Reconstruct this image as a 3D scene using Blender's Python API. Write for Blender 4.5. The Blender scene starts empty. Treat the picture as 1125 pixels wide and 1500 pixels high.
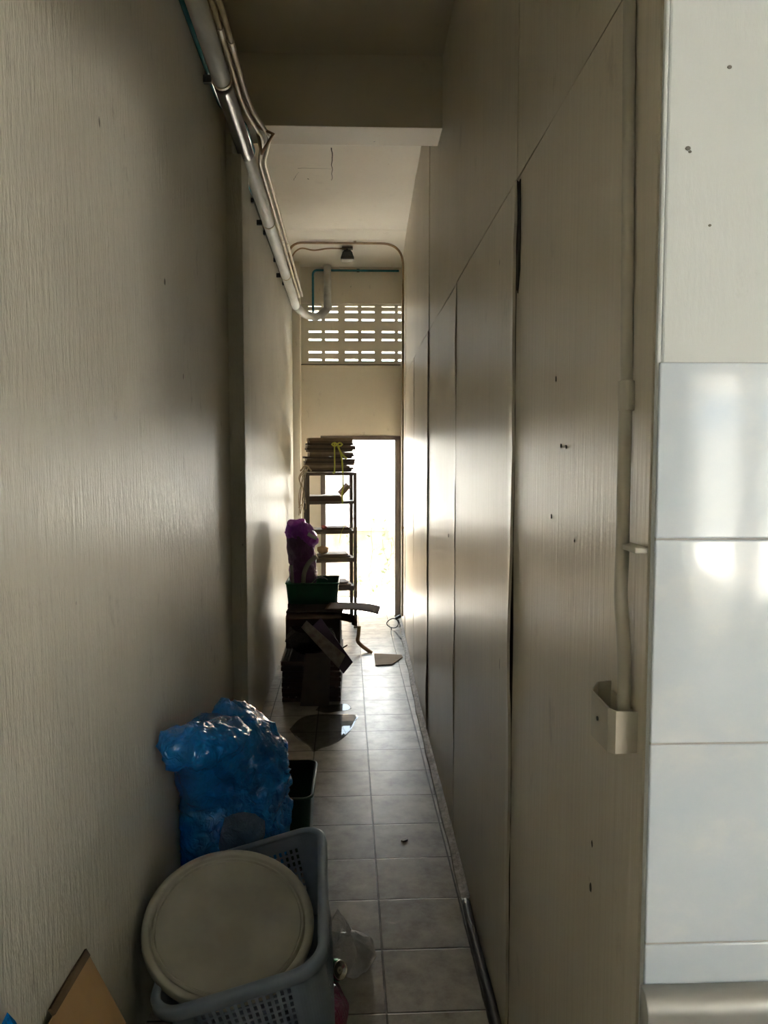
import bpy, bmesh, math, random
from mathutils import Vector, Matrix, noise, Euler
random.seed(7)
S = bpy.context.scene
COL = S.collection
PI = math.pi

# ------------------------------------------------------------------ camera
EYE = Vector((0, 0, 1.67))
FPX = 1127.0
yaw, pitch = math.atan(41.5 / FPX), math.atan(82 / FPX)
cd = bpy.data.cameras.new('camera'); cam = bpy.data.objects.new('camera', cd); COL.objects.link(cam)
cd.sensor_width = 36; cd.sensor_fit = 'AUTO'; cd.lens = FPX / 1500 * 36; cd.clip_start = .02
cam.location = EYE
CR = Matrix.Rotation(-yaw, 3, 'Z') @ Matrix.Rotation(PI / 2 - pitch, 3, 'X')
cam.rotation_euler = CR.to_euler()
S.camera = cam


def ray(px, py):
    return (CR @ Vector(((px - 562.5) / FPX, -(py - 750) / FPX, -1))).normalized()


def Y(px, py, y):                       # the point of the place seen at a pixel, at depth y
    d = ray(px, py); return EYE + d * (y / d.y)


def Z(px, py, z):
    d = ray(px, py); return EYE + d * ((z - EYE.z) / d.z)


def Xp(px, py, x):
    d = ray(px, py); return EYE + d * (x / d.x)


# ------------------------------------------------------------------ mesh helper
class MB:
    def __init__(self): self.v = []; self.f = []

    def add(self, vs, fs):
        n = len(self.v); self.v += [Vector(p) for p in vs]; self.f += [tuple(i + n for i in f) for f in fs]; return self

    def box(self, c, s, R=None):
        c = Vector(c); h = Vector(s) / 2
        vs = [Vector((x * h.x, y * h.y, z * h.z)) for x in (-1, 1) for y in (-1, 1) for z in (-1, 1)]
        if R is not None: vs = [R @ p for p in vs]
        return self.add([c + p for p in vs], [(0, 1, 3, 2), (4, 6, 7, 5), (0, 4, 5, 1), (2, 3, 7, 6), (0, 2, 6, 4), (1, 5, 7, 3)])

    def bb(self, a, b):
        a = Vector(a); b = Vector(b); return self.box((a + b) / 2, (abs(b.x - a.x), abs(b.y - a.y), abs(b.z - a.z)))

    def tube(self, pts, r, seg=12, cap=True, flat=1.0):
        pts = [Vector(p) for p in pts]; n = len(pts)
        rs = r if isinstance(r, (list, tuple)) else [r] * n
        T = [(pts[min(i + 1, n - 1)] - pts[max(i - 1, 0)]).normalized() for i in range(n)]
        a = Vector((0, 0, 1)) if abs(T[0].z) < .9 else Vector((1, 0, 0))
        N = (a - T[0] * a.dot(T[0])).normalized(); vs = []
        for i in range(n):
            N = (N - T[i] * N.dot(T[i])).normalized(); B = T[i].cross(N)
            for k in range(seg):
                t = 2 * PI * k / seg
                vs.append(pts[i] + (N * math.cos(t) + B * math.sin(t) * flat) * rs[i])
        fs = [(i * seg + k, i * seg + (k + 1) % seg, (i + 1) * seg + (k + 1) % seg, (i + 1) * seg + k) for i in range(n - 1) for k in range(seg)]
        if cap: fs += [tuple(range(seg))[::-1], tuple((n - 1) * seg + k for k in range(seg))]
        return self.add(vs, fs)

    def lathe(self, prof, seg=64, M=None):
        vs = []; n = len(prof)
        for k in range(seg):
            t = 2 * PI * k / seg
            for r, z in prof: vs.append(Vector((r * math.cos(t), r * math.sin(t), z)))
        if M is not None: vs = [M @ p for p in vs]
        fs = [(k * n + i, ((k + 1) % seg) * n + i, ((k + 1) % seg) * n + i + 1, k * n + i + 1) for k in range(seg) for i in range(n - 1)]
        return self.add(vs, fs)

    def prism(self, poly, ext):          # a polygon in space, pushed along ext
        poly = [Vector(p) for p in poly]; n = len(poly); ext = Vector(ext)
        return self.add(poly + [p + ext for p in poly],
                        [tuple(range(n)), tuple(range(2 * n - 1, n - 1, -1))] + [(i, i + n, (i + 1) % n + n, (i + 1) % n) for i in range(n)])

    def grid(self, nu, nv, fn):
        vs = [fn(i / nu, j / nv) for i in range(nu + 1) for j in range(nv + 1)]
        w = nv + 1
        return self.add(vs, [(i * w + j, (i + 1) * w + j, (i + 1) * w + j + 1, i * w + j + 1) for i in range(nu) for j in range(nv)])

    def build(self, name, mat, parent=None, smooth=False, bevel=0.0, solid=0.0, seg=2, sub=0):
        vs = self.v
        me = bpy.data.meshes.new(name); o = bpy.data.objects.new(name, me); COL.objects.link(o)
        if parent is not None:
            o.parent = parent; inv = WM(parent).inverted()
            vs = [inv @ p for p in vs]
        else:
            lo = [min(p[i] for p in vs) for i in range(3)]; hi = [max(p[i] for p in vs) for i in range(3)]
            b = Vector(((lo[0] + hi[0]) / 2, (lo[1] + hi[1]) / 2, lo[2])); o.location = b
            vs = [p - b for p in vs]
        me.from_pydata([tuple(p) for p in vs], [], self.f); me.validate()
        bm = bmesh.new(); bm.from_mesh(me); bmesh.ops.recalc_face_normals(bm, faces=bm.faces); bm.to_mesh(me); bm.free()
        me.materials.append(mat)
        if smooth:
            for p in me.polygons: p.use_smooth = True
        if solid:
            m = o.modifiers.new('solid', 'SOLIDIFY'); m.thickness = solid; m.offset = 0
        if bevel:
            m = o.modifiers.new('bevel', 'BEVEL'); m.width = bevel; m.segments = seg; m.limit_method = 'ANGLE'; m.angle_limit = math.radians(40)
        if sub:
            m = o.modifiers.new('sub', 'SUBSURF'); m.levels = m.render_levels = sub
        return o


def WM(o):
    m = Matrix.LocRotScale(o.location, o.rotation_euler, None)
    return WM(o.parent) @ m if o.parent else m


def thing(name, label, cat, loc, rot=(0, 0, 0), group=None):
    o = bpy.data.objects.new(name, None); COL.objects.link(o)
    o.location = loc; o.rotation_euler = rot; o.empty_display_size = .05
    o['label'] = label; o['category'] = cat
    if group: o['group'] = group
    return o


def tag(o, label, cat, group=None, kind=None):
    o['label'] = label; o['category'] = cat
    if group: o['group'] = group
    if kind: o['kind'] = kind
    return o


def struct(o, label=None):
    o['kind'] = 'structure'
    if label: o['label'] = label
    return o


def fillet(pts, r, n=6):                # a polyline with rounded corners
    pts = [Vector(p) for p in pts]; out = [pts[0]]
    for i in range(1, len(pts) - 1):
        a, b, c = pts[i - 1], pts[i], pts[i + 1]
        d1 = (a - b); d2 = (c - b); k = min(r, d1.length * .49, d2.length * .49)
        p, q = b + d1.normalized() * k, b + d2.normalized() * k
        for j in range(n + 1):
            t = j / n; out.append(p * (1 - t) ** 2 + b * 2 * t * (1 - t) + q * t * t)
    out.append(pts[-1]); return out


def spline(pts, n=8):                   # Catmull-Rom through the points
    P = [Vector(p) for p in pts]; P = [P[0] * 2 - P[1]] + P + [P[-1] * 2 - P[-2]]; out = []
    for i in range(1, len(P) - 2):
        for j in range(n):
            t = j / n; a, b, c, d = P[i - 1:i + 3]
            out.append(.5 * (2 * b + (c - a) * t + (2 * a - 5 * b + 4 * c - d) * t * t + (3 * b - a - 3 * c + d) * t ** 3))
    out.append(P[-2]); return out


# ------------------------------------------------------------------ materials
def nodes(name):
    m = bpy.data.materials.new(name); m.use_nodes = True; nt = m.node_tree
    return m, nt, nt.nodes['Principled BSDF']


def N(nt, t, **kw):
    n = nt.nodes.new(t)
    for k, v in kw.items(): setattr(n, k, v)
    return n


def coords(nt, scale=(1, 1, 1), rot=(0, 0, 0), loc=(0, 0, 0), src='Object'):
    tc = N(nt, 'ShaderNodeTexCoord'); mp = N(nt, 'ShaderNodeMapping')
    mp.inputs['Scale'].default_value = scale; mp.inputs['Rotation'].default_value = rot; mp.inputs['Location'].default_value = loc
    if src == 'World':
        g = N(nt, 'ShaderNodeNewGeometry'); nt.links.new(g.outputs['Position'], mp.inputs['Vector'])
    else: nt.links.new(tc.outputs[src], mp.inputs['Vector'])
    return mp.outputs['Vector']


def noise_tex(nt, vec, scale, detail=3, rough=.55):
    n = N(nt, 'ShaderNodeTexNoise'); n.inputs['Scale'].default_value = scale; n.inputs['Detail'].default_value = detail
    n.inputs['Roughness'].default_value = rough; nt.links.new(vec, n.inputs['Vector']); return n.outputs['Fac']


def ramp(nt, fac, stops):
    r = N(nt, 'ShaderNodeValToRGB'); e = r.color_ramp.elements
    while len(e) < len(stops): e.new(.5)
    for el, (p, c) in zip(e, stops): el.position = p; el.color = (*c, 1) if len(c) == 3 else c
    nt.links.new(fac, r.inputs['Fac']); return r.outputs['Color']


def mix(nt, fac, a, b, mode='MIX'):
    m = N(nt, 'ShaderNodeMix', data_type='RGBA', blend_type=mode)
    if isinstance(fac, (int, float)): m.inputs[0].default_value = fac
    else: nt.links.new(fac, m.inputs[0])
    for s, v in ((6, a), (7, b)):
        if isinstance(v, tuple): m.inputs[s].default_value = (*v, 1)
        else: nt.links.new(v, m.inputs[s])
    return m.outputs[2]


def bump(nt, b, h, strength, dist=.01, prev=None):
    n = N(nt, 'ShaderNodeBump'); n.inputs['Strength'].default_value = strength; n.inputs['Distance'].default_value = dist
    nt.links.new(h, n.inputs['Height'])
    if prev is not None: nt.links.new(prev, n.inputs['Normal'])
    nt.links.new(n.outputs['Normal'], b.inputs['Normal']); return n.outputs['Normal']


def mat(name, col, rough=.5, metal=0.0, var=.25, vscale=8, bmp=0.0, bscale=40, coat=0.0, trans=0.0, stretch=(1, 1, 1), col2=None, spec=.5, alpha=1.0):
    m, nt, b = nodes(name)
    v = coords(nt, stretch, src='World')
    f = noise_tex(nt, v, vscale, 4)
    c2 = col2 or tuple(x * (1 - var) for x in col)
    nt.links.new(ramp(nt, f, [(.35, col), (.68, c2)]), b.inputs['Base Color'])
    b.inputs['Roughness'].default_value = rough; b.inputs['Metallic'].default_value = metal
    b.inputs['Coat Weight'].default_value = coat; b.inputs['Transmission Weight'].default_value = trans
    b.inputs['Specular IOR Level'].default_value = spec; b.inputs['Alpha'].default_value = alpha
    if bmp: bump(nt, b, noise_tex(nt, v, bscale, 4), bmp)
    return m


def wall_paint(name, c1, c2, rough, vert=1.0, spec=.5, dirt=.5, streak=.22, grain=(150, 150, 40), gk=.25, gd=.002, coat_z=None):
    m, nt, b = nodes(name)
    v = coords(nt, (1, 1, 1), src='World')
    big = noise_tex(nt, v, 1.6, 5, .6)
    base = ramp(nt, big, [(.35, c1), (.7, c2)])
    st = noise_tex(nt, coords(nt, (70, 70, 1.6), src='World'), 1.0, 4, .6)        # roller strokes run down the wall
    base = mix(nt, ramp(nt, st, [(.45, (0, 0, 0)), (.75, (streak, streak, streak))]), base, tuple(x * .72 for x in c2))
    scuff = noise_tex(nt, coords(nt, (9, 9, 5), src='World'), 1.0, 8, .72)
    base = mix(nt, ramp(nt, scuff, [(.60, (0, 0, 0)), (.76, (dirt, dirt, dirt))]), base, (.16, .14, .11))
    spots = noise_tex(nt, coords(nt, (16, 16, 11), src='World'), 1.0, 2, .5)
    base = mix(nt, ramp(nt, spots, [(.775, (0, 0, 0)), (.80, (.8, .8, .8))]), base, (.05, .04, .03))
    nt.links.new(base, b.inputs['Base Color'])
    rr = N(nt, 'ShaderNodeMapRange'); rr.inputs[3].default_value = rough - .06; rr.inputs[4].default_value = rough + .10
    nt.links.new(st, rr.inputs[0]); rout = rr.outputs[0]
    b.inputs['Specular IOR Level'].default_value = spec
    if coat_z is not None:               # a matt coat above a wavy line, the glossier coat below it
        sx = N(nt, 'ShaderNodeSeparateXYZ'); nt.links.new(v, sx.inputs[0])
        wv = noise_tex(nt, coords(nt, (3.5, 3.5, 2.5), src='World'), 1, 5, .65)
        ad = N(nt, 'ShaderNodeMath', operation='MULTIPLY_ADD'); nt.links.new(wv, ad.inputs[0]); ad.inputs[1].default_value = .34; nt.links.new(sx.outputs[2], ad.inputs[2])
        mr = N(nt, 'ShaderNodeMapRange'); nt.links.new(ad.outputs[0], mr.inputs[0]); mr.inputs[1].default_value = coat_z + .15; mr.inputs[2].default_value = coat_z + .21
        mr.inputs[3].default_value = 0; mr.inputs[4].default_value = .22
        a2 = N(nt, 'ShaderNodeMath', operation='ADD'); nt.links.new(rout, a2.inputs[0]); nt.links.new(mr.outputs[0], a2.inputs[1]); rout = a2.outputs[0]
    nt.links.new(rout, b.inputs['Roughness'])
    n1 = bump(nt, b, st, .35 * vert, .006)
    fine = noise_tex(nt, coords(nt, grain, src='World'), 1.0, 4, .65)
    bump(nt, b, fine, gk, gd, n1)
    return m
# ------------------------------------------------------------------ the setting
XL, CEIL, YEND, YC = -.622, 3.66, 7.9, 1.088


def xr(y): return .426 if y < 5 else .426 + (y - 5) / 2.9 * .04


M_WL = wall_paint('painted plaster', (.57, .545, .47), (.495, .47, .40), .40, .5, streak=.10, spec=.42, dirt=.65, grain=(70, 70, 11), gk=.75, gd=.010, coat_z=1.83)
M_WR = wall_paint('painted board', (.55, .50, .405), (.48, .435, .345), .34, .6, spec=.42, streak=.16, grain=(150, 150, 5), gk=.35, gd=.004)
M_PL = wall_paint('white plaster', (.63, .66, .67), (.58, .61, .62), .5, .1, streak=.02, dirt=.25)
M_WE = wall_paint('cream plaster', (.80, .755, .65), (.75, .70, .59), .5, .3, dirt=.35, streak=.04)
M_CE = wall_paint('ceiling paint', (.88, .85, .78), (.84, .80, .73), .55, .2, dirt=.15, streak=.02)
M_BM = wall_paint('shaded ceiling paint', (.66, .605, .49), (.60, .55, .44), .55, .2, dirt=.2, streak=.02)  # ceiling paint darkened and yellowed for the unlit beam and near ceiling
M_DARK = mat('dark gap and shade', (.03, .025, .02), .8)
M_FRAME = mat('grey brown door frame', (.16, .135, .115), .45, bmp=.1)
M_CEM = mat('dirty cement', (.30, .27, .22), .6, var=.6, vscale=30, bmp=.6, bscale=60, col2=(.12, .10, .08))


def tile_floor():
    m, nt, b = nodes('grey ceramic floor tile')
    v = coords(nt, (1, 1, 1), (0, 0, math.radians(-.68)), src='World')
    sx = N(nt, 'ShaderNodeSeparateXYZ'); nt.links.new(v, sx.inputs[0])

    def cell(out, off, p):
        a = N(nt, 'ShaderNodeMath', operation='SUBTRACT'); nt.links.new(out, a.inputs[0]); a.inputs[1].default_value = off
        d = N(nt, 'ShaderNodeMath', operation='DIVIDE'); nt.links.new(a.outputs[0], d.inputs[0]); d.inputs[1].default_value = p
        fl = N(nt, 'ShaderNodeMath', operation='FLOOR'); nt.links.new(d.outputs[0], fl.inputs[0])
        pp = N(nt, 'ShaderNodeMath', operation='PINGPONG'); nt.links.new(d.outputs[0], pp.inputs[0]); pp.inputs[1].default_value = .5
        return pp.outputs[0], fl.outputs[0]
    ex, ix = cell(sx.outputs[0], .1145, .303); ey, iy = cell(sx.outputs[1], 2.193, .2973)
    mn = N(nt, 'ShaderNodeMath', operation='MINIMUM'); nt.links.new(ex, mn.inputs[0]); nt.links.new(ey, mn.inputs[1])
    gr = N(nt, 'ShaderNodeMapRange'); gr.inputs[1].default_value = .0075; gr.inputs[2].default_value = .016
    wob = noise_tex(nt, v, 22, 3); wa = N(nt, 'ShaderNodeMath', operation='MULTIPLY_ADD'); nt.links.new(wob, wa.inputs[0])
    wa.inputs[1].default_value = .012; nt.links.new(mn.outputs[0], wa.inputs[2])
    sb = N(nt, 'ShaderNodeMath', operation='SUBTRACT'); nt.links.new(wa.outputs[0], sb.inputs[0]); sb.inputs[1].default_value = .006
    nt.links.new(sb.outputs[0], gr.inputs[0])
    cb = N(nt, 'ShaderNodeCombineXYZ'); nt.links.new(ix, cb.inputs[0]); nt.links.new(iy, cb.inputs[1])
    wn = N(nt, 'ShaderNodeTexWhiteNoise'); nt.links.new(cb.outputs[0], wn.inputs['Vector'])
    va = N(nt, 'ShaderNodeVectorMath', operation='MULTIPLY_ADD'); nt.links.new(wn.outputs['Color'], va.inputs[0]); va.inputs[1].default_value = (9, 9, 9)
    nt.links.new(v, va.inputs[2])
    mott = noise_tex(nt, va.outputs[0], 9, 6, .68)
    col = ramp(nt, mott, [(.32, (.45, .425, .385)), (.5, (.35, .325, .29)), (.68, (.22, .20, .175))])
    stain = noise_tex(nt, coords(nt, (3, 3, 3), src='World'), 1, 7, .7)
    col = mix(nt, ramp(nt, stain, [(.52, (0, 0, 0)), (.74, (.6, .6, .6))]), col, (.10, .09, .075))
    col = mix(nt, gr.outputs[0], (.03, .026, .022), col)
    nt.links.new(col, b.inputs['Base Color'])
    rr = N(nt, 'ShaderNodeMapRange'); rr.inputs[3].default_value = .21; rr.inputs[4].default_value = .46
    nt.links.new(mott, rr.inputs[0]); nt.links.new(rr.outputs[0], b.inputs['Roughness'])
    n1 = bump(nt, b, gr.outputs[0], .6, .003)
    n2 = bump(nt, b, noise_tex(nt, v, 14, 4), .16, .004, n1)
    bump(nt, b, noise_tex(nt, v, 120, 3), .10, .001, n2)
    return m


M_FLOOR = tile_floor()
fl = MB()
fl.bb((-.9, -4.2, -.1), (5.4, YC + .1, 0)); fl.bb((-.9, YC + .1, -.1), (.8, YEND + .12, 0))
struct(fl.build('floor', M_FLOOR))

# walls of the passage
w = MB(); w.bb((XL - .2, -4.2, 0), (XL, YEND + .1, CEIL + .1)); struct(w.build('wall_left', M_WL))
c = MB(); c.bb((XL - .01, 3.85, 0), (-.547, 4.10, 3.125)); c.bb((XL - .01, 3.85, 3.125), (-.588, 4.10, CEIL)); struct(c.build('column_left', M_WL, bevel=.004))
c = MB(); c.bb((XL - .01, 7.74, 0), (-.548, YEND + .05, CEIL)); struct(c.build('column_end', M_WE, bevel=.004))
c = MB(); c.bb((XL - .05, 3.86, 3.262), (.44, 4.08, CEIL + .02)); struct(c.build('beam', M_BM, bevel=.003))
c = MB()
c.prism([(-.9, YC + .02, CEIL - .06), (-.9, 3.87, CEIL - .06), (-.9, 3.87, CEIL + .3), (-.9, YC + .02, CEIL + .3)], (1.6, 0, 0))
struct(c.build('ceiling', M_BM)); c = MB()
c.prism([(-.9, 3.87, CEIL), (-.9, 6.92, CEIL), (-.9, 6.92, CEIL + .3), (-.9, 3.87, CEIL + .3)], (1.6, 0, 0))
c.prism([(-.9, 6.92, CEIL), (-.9, 6.94, CEIL - .012), (-.9, YEND + .12, 3.55), (-.9, YEND + .12, CEIL + .3), (-.9, 6.92, CEIL + .3)], (1.6, 0, 0))
struct(c.build('ceiling_back', M_CE))
ck = MB()
def crack(pa, pb, zc, w):
    a, b = Z(*pa, zc), Z(*pb, zc); d = (b - a).normalized(); s = Vector((d.y, -d.x, 0)); n = 14
    ck.grid(n, 1, lambda u, v: a.lerp(b, u) + s * (w * (v - .5) * (1 - .6 * u) + .008 * noise.noise(Vector((u * 7, w * 90, 2)))) - Vector((0, 0, .0012)))
crack((486, 216), (486, 264), CEIL, .008); crack((436, 246), (485, 247), CEIL, .005); crack((430, 264), (437, 252), CEIL, .003)
struct(ck.build('ceiling_crack', M_DARK))

# right wall: fibre boards 1.2 m wide, jagged open joints, backing behind
SEAMS = [YC + .0105, 2.060, 3.262, 4.50, 5.74, 7.0, YEND]
ZS = 2.395
bk = MB(); bk.prism([(xr(YC) + .009, YC + .0125, 0), (xr(5) + .009, 5, 0), (xr(YEND) + .009, YEND, 0), (.9, YEND, 0), (.9, YC + .012, 0)], (0, 0, CEIL))
struct(bk.build('wall_right_backing', M_DARK))
wr = MB()


def board(y0, y1, z0, z1, off, gl, gr_, gt, gb, seed, lip=0):
    rnd = random.Random(seed)
    def edge(y, sgn, g):
        n = 44; out = []
        for i in range(n + 1):
            z = z0 + gb + (z1 - gt - z0 - gb) * i / n
            k = abs(noise.noise(Vector((seed * 3.1 + y, 0, z * 2.2)))) * 1.3 + .35 * abs(noise.noise(Vector((seed + y, 4, z * 14))))
            out.append((y + sgn * g * (.25 + k), z))
        return out
    L = edge(y0, 1, gl); R = edge(y1, -1, gr_)
    n = len(L)
    def P(yz, o): return Vector((xr(yz[0]) + off + o, yz[0], yz[1]))
    cols = []
    nn = 40
    for j in range(nn + 1):
        t = j / nn
        # the free edges of each board warp a few millimetres
        wob = .0030 * (noise.noise(Vector((seed * 1.7, t * 2.2, 0))))
        lift = -lip * max(0, 1 - t / .05)
        cols.append([P((L[i][0] * (1 - t) + R[i][0] * t, L[i][1]), wob * (1 + .6 * math.sin(L[i][1] * 2 + seed)) + lift * (.7 + .9 * noise.noise(Vector((seed * 5, 1, L[i][1] * 2.1))) + .3 * noise.noise(Vector((seed, 3, L[i][1] * 11))))) for i in range(n)])
    m0 = len(wr.v)
    vs = [p for cc in cols for p in cc]; fs = [(j * n + i, (j + 1) * n + i, (j + 1) * n + i + 1, j * n + i + 1) for j in range(nn) for i in range(n - 1)]
    k = len(vs); vs += [p + Vector((.008, 0, 0)) for p in cols[0]] + [p + Vector((.008, 0, 0)) for p in cols[-1]]
    fs += [(i, i + 1, k + i + 1, k + i) for i in range(n - 1)] + [(nn * n + i, nn * n + i + 1, k + n + i + 1, k + n + i) for i in range(n - 1)]
    vs2 = len(vs); vs += [c_[0] + Vector((.008, 0, 0)) for c_ in cols] + [c_[-1] + Vector((.008, 0, 0)) for c_ in cols]
    fs += [(j * n, (j + 1) * n, vs2 + j + 1, vs2 + j) for j in range(nn)] + [(j * n + n - 1, (j + 1) * n + n - 1, vs2 + nn + 2 + j, vs2 + nn + 1 + j) for j in range(nn)]
    wr.add(vs, fs)


offs = [0, -.002, .0005, -.0015, 0, 0]
gaps = [0, .020, .012, .020, .010, .008, 0]
for i in range(6):
    y0, y1 = SEAMS[i], SEAMS[i + 1]
    board(y0, y1, 0, ZS, offs[i], gaps[i] * .5, gaps[i + 1] * .5, .004, 0, i + 1, [0, .009, .007, .008, .005, .005][i])
    board(y0, y1, ZS, CEIL, offs[i] + .0005, .0006 if i else 0, .0006 if i < 5 else 0, 0, .0015, i + 11)
struct(wr.build('wall_right', M_WR, smooth=False))

mk = MB(); mr_ = random.Random(3)
for (a, b, s) in ((815, 555, .005), (688, 592, .006), (717, 590, .006), (657, 785, .006), (808, 757, .004), (830, 654, .003), (822, 653, .003), (868, 1236, .005), (866, 1300, .008), (842, 792, .003), (700, 700, .003), (612, 860, .006)):
    c_ = Xp(a, b, .426); c_.x = xr(c_.y) - .0014
    mk.prism([c_ + Vector((0, s * mr_.uniform(.5, 1) * math.cos(q), 1.6 * s * mr_.uniform(.6, 1) * math.sin(q))) for q in [k * PI / 4 for k in range(8)]], (.0016, 0, 0))
struct(mk.build('wall_right_marks', M_DARK))
mk = MB(); mk.prism([Xp(a, b, .4238) for a, b in ((757, 264), (760, 267), (762, 262), (762, 330), (761, 395), (758, 430), (757, 424), (758, 380), (758, 320), (758, 285))], (.002, 0, 0))
struct(mk.build('wall_right_crack', M_DARK))
mk = MB()
for (a, b, s) in ((1069, 98, .0025), (1008, 217, .0030), (1011, 222, .0018), (1040, 330, .0018)):
    c_ = Y(a, b, YC - .0008)
    mk.prism([c_ + Vector((s * 1.3 * math.cos(q), 0, s * math.sin(q))) for q in [k * PI / 4 for k in range(8)]], (0, .0008, 0))
struct(mk.build('wall_front_marks', mat('chipped plaster', (.16, .15, .13), .9)))

# end wall with the vent blocks and the doorway
def grid_wall(mb, xs, zs, hole, y0, y1):
    nx, nz = len(xs) - 1, len(zs) - 1
    H = lambda i, j: not (0 <= i < nx and 0 <= j < nz) or hole(i, j)
    for i in range(nx):
        for j in range(nz):
            if hole(i, j): continue
            a, b, c_, d = xs[i], xs[i + 1], zs[j], zs[j + 1]
            mb.add([(a, y0, c_), (b, y0, c_), (b, y0, d), (a, y0, d), (a, y1, c_), (b, y1, c_), (b, y1, d), (a, y1, d)],
                   [(0, 1, 2, 3), (7, 6, 5, 4)] + ([(0, 3, 7, 4)] if H(i - 1, j) else []) + ([(1, 5, 6, 2)] if H(i + 1, j) else [])
                   + ([(0, 4, 5, 1)] if H(i, j - 1) else []) + ([(3, 2, 6, 7)] if H(i, j + 1) else []))


DX0, DX1, DZ = -.357, .437, 1.866
ew = MB()
ew.bb((-.7, YEND, 0), (DX0, YEND + .12, 2.585)); ew.bb((DX1, YEND, 0), (.55, YEND + .12, 2.585)); ew.bb((DX0, YEND, DZ), (DX1, YEND + .12, 2.585))
ew.bb((-.7, YEND, 3.205), (.55, YEND + .12, 3.62))
struct(ew.build('wall_end', M_WE))
K = .00701
px2x = lambda p: (p - 521) * K
py2z = lambda p: 1.67 + (668 - p) * K
sx0 = [453.4, 477.3, 506.1, 530.2, 559.4, 583.1]
xs = [-.56]
for a in sx0:
    xs += [px2x(a), px2x(a + 18.8)]
xs.append(.56)
rows = [452.6, 460.2, 471.5, 488.6, 500, 517.8, 528.9]
zs = [2.585]
for a in reversed(rows):
    h = 3.0 if a > 455 else 1.8
    zs += [py2z(a + h / 2), py2z(a - h / 2)]
zs.append(3.205)
vb = MB(); grid_wall(vb, xs, zs, lambda i, j: i % 2 == 1 and j % 2 == 1, YEND + .025, YEND + .11)
struct(vb.build('window_1', M_WE), 'pierced vent blocks above the back door')
lg = MB(); lg.bb((-.548, YEND - .012, 2.565), (.46, YEND + .02, 2.588)); struct(lg.build('trim_1', M_WE, bevel=.002))
lg = MB(); lg.bb((-.548, YEND - .006, 2.590), (.46, YEND + .024, 2.597)); struct(lg.build('ledge_shade', M_DARK))  # dark strip painted in for the shade of the recessed vent panel
df = MB()
df.bb((DX0, YEND - .02, 0), (DX0 + .05, YEND + .12, DZ)); df.bb((DX1 - .035, YEND - .02, 0), (DX1 + .02, YEND + .12, DZ))
df.bb((DX0, YEND - .02, DZ - .035), (DX1 + .02, YEND + .12, DZ + .01))
struct(df.build('door_1', M_FRAME, bevel=.004), 'dark door frame of the open back door')
# cement strip along the foot of the right wall
cs = MB()
def strip(u, v):
    y = 2.74 + (YEND - .1 - 2.74) * u
    wd = .034 + .010 * noise.noise(Vector((y * 3, 1, 0)))
    prof = [(wd, 0), (wd * .9, .012), (wd * .45, .015), (wd * .2, .019), (.012, .026), (.0, .030)]
    k = min(int(v * 5 + .001), 5); a = prof[k]
    return Vector((xr(y) - a[0] - .002, y, a[1] + .004 * noise.noise(Vector((y * 9, k, 3)))))
cs.grid(140, 5, strip); struct(cs.build('baseboard_right', M_CEM))

# the room the camera stands in
M_TILE = None
def wall_tile():
    m, nt, b = nodes('pale blue marbled wall tile')
    v = coords(nt, (1, 1, 1), src='World')
    w1 = noise_tex(nt, coords(nt, (6, 6, 9), (0, .5, 0), src='World'), 1, 6, .6)
    c_ = ramp(nt, w1, [(.3, (.56, .64, .74)), (.55, (.62, .68, .76)), (.75, (.72, .75, .79))])
    nt.links.new(c_, b.inputs['Base Color']); b.inputs['Roughness'].default_value = .09
    bump(nt, b, noise_tex(nt, v, 26, 3), .05, .004)
    return m
M_TILE = wall_tile()
M_GROUT = mat('pale grout', (.42, .42, .42), .7)
pw = MB(); pw.bb((.434, YC, 0), (5.3, YC + .12, 2.6)); pw.bb((.4272, YC, 0), (.4338, YC + .010, 2.449)); struct(pw.build('wall_front', M_PL, bevel=.004))
tl = MB(); zt = [1.803, 1.551, 1.250, .945, .645, .345, .045]
for k in range(len(zt) - 1):
    for x0 in [.428 + .6 * i for i in range(8)]:
        tl.bb((x0 + .0008, YC - .008, zt[k + 1] + .0012), (x0 + .5992, YC - .0005, zt[k] - .0012))
struct(tl.build('wall_tiling', M_TILE, bevel=.0025))
gr = MB(); gr.bb((.430, YC - .006, .1), (5.22, YC - .0002, 1.802)); struct(gr.build('wall_grout', M_GROUT))
rm = MB()
rm.bb((5.22, -4.2, 0), (5.4, YC + .12, 2.9)); struct(rm.build('wall_room_right', M_PL))
rm = MB(); rm.bb((XL - .2, -4.2, 2.45), (5.4, YC + .02, 2.6)); rm.bb((XL - .2, YC - .05, 2.45), (.5, YC + .015, CEIL + .3)); struct(rm.build('ceiling_room', M_CE))
bw = MB()
bx = [-.8, -.3, .9, 2.78, 3.22, 3.32, 5.1, 5.4]; bz = [0, .02, .9, 2.35, 2.9]
grid_wall(bw, bx, bz, lambda i, j: (i in (3, 5) and j in (1, 2)) , -4.2, -4.0)
struct(bw.build('wall_back', mat('drab back wall', (.30, .30, .28), .7)))
# ------------------------------------------------------------------ pipes and fittings
M_PVC = mat('grey white pvc pipe', (.66, .67, .65), .5, var=.3, vscale=10, stretch=(1, .3, 1))
M_TEAL = mat('teal blue pvc pipe', (.03, .20, .27), .22, var=.3, coat=.5)
M_CREAM = mat('cream conduit', (.60, .50, .34), .35, var=.3, vscale=12)
M_BROWN = mat('yellowed conduit', (.34, .22, .11), .4, var=.3)
M_BLACK = mat('black rubber', (.02, .02, .02), .45)
M_CLIP = mat('dark clip', (.05, .06, .06), .5)

zd = lambda y: 3.235 - .042 * (y - 2.7)         # the drain falls towards the back


def ring(y, x, z, r, rx=None):
    m = MB(); m.tube([(x, y - .009, z), (x, y + .009, z)], r, 20); return m


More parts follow.
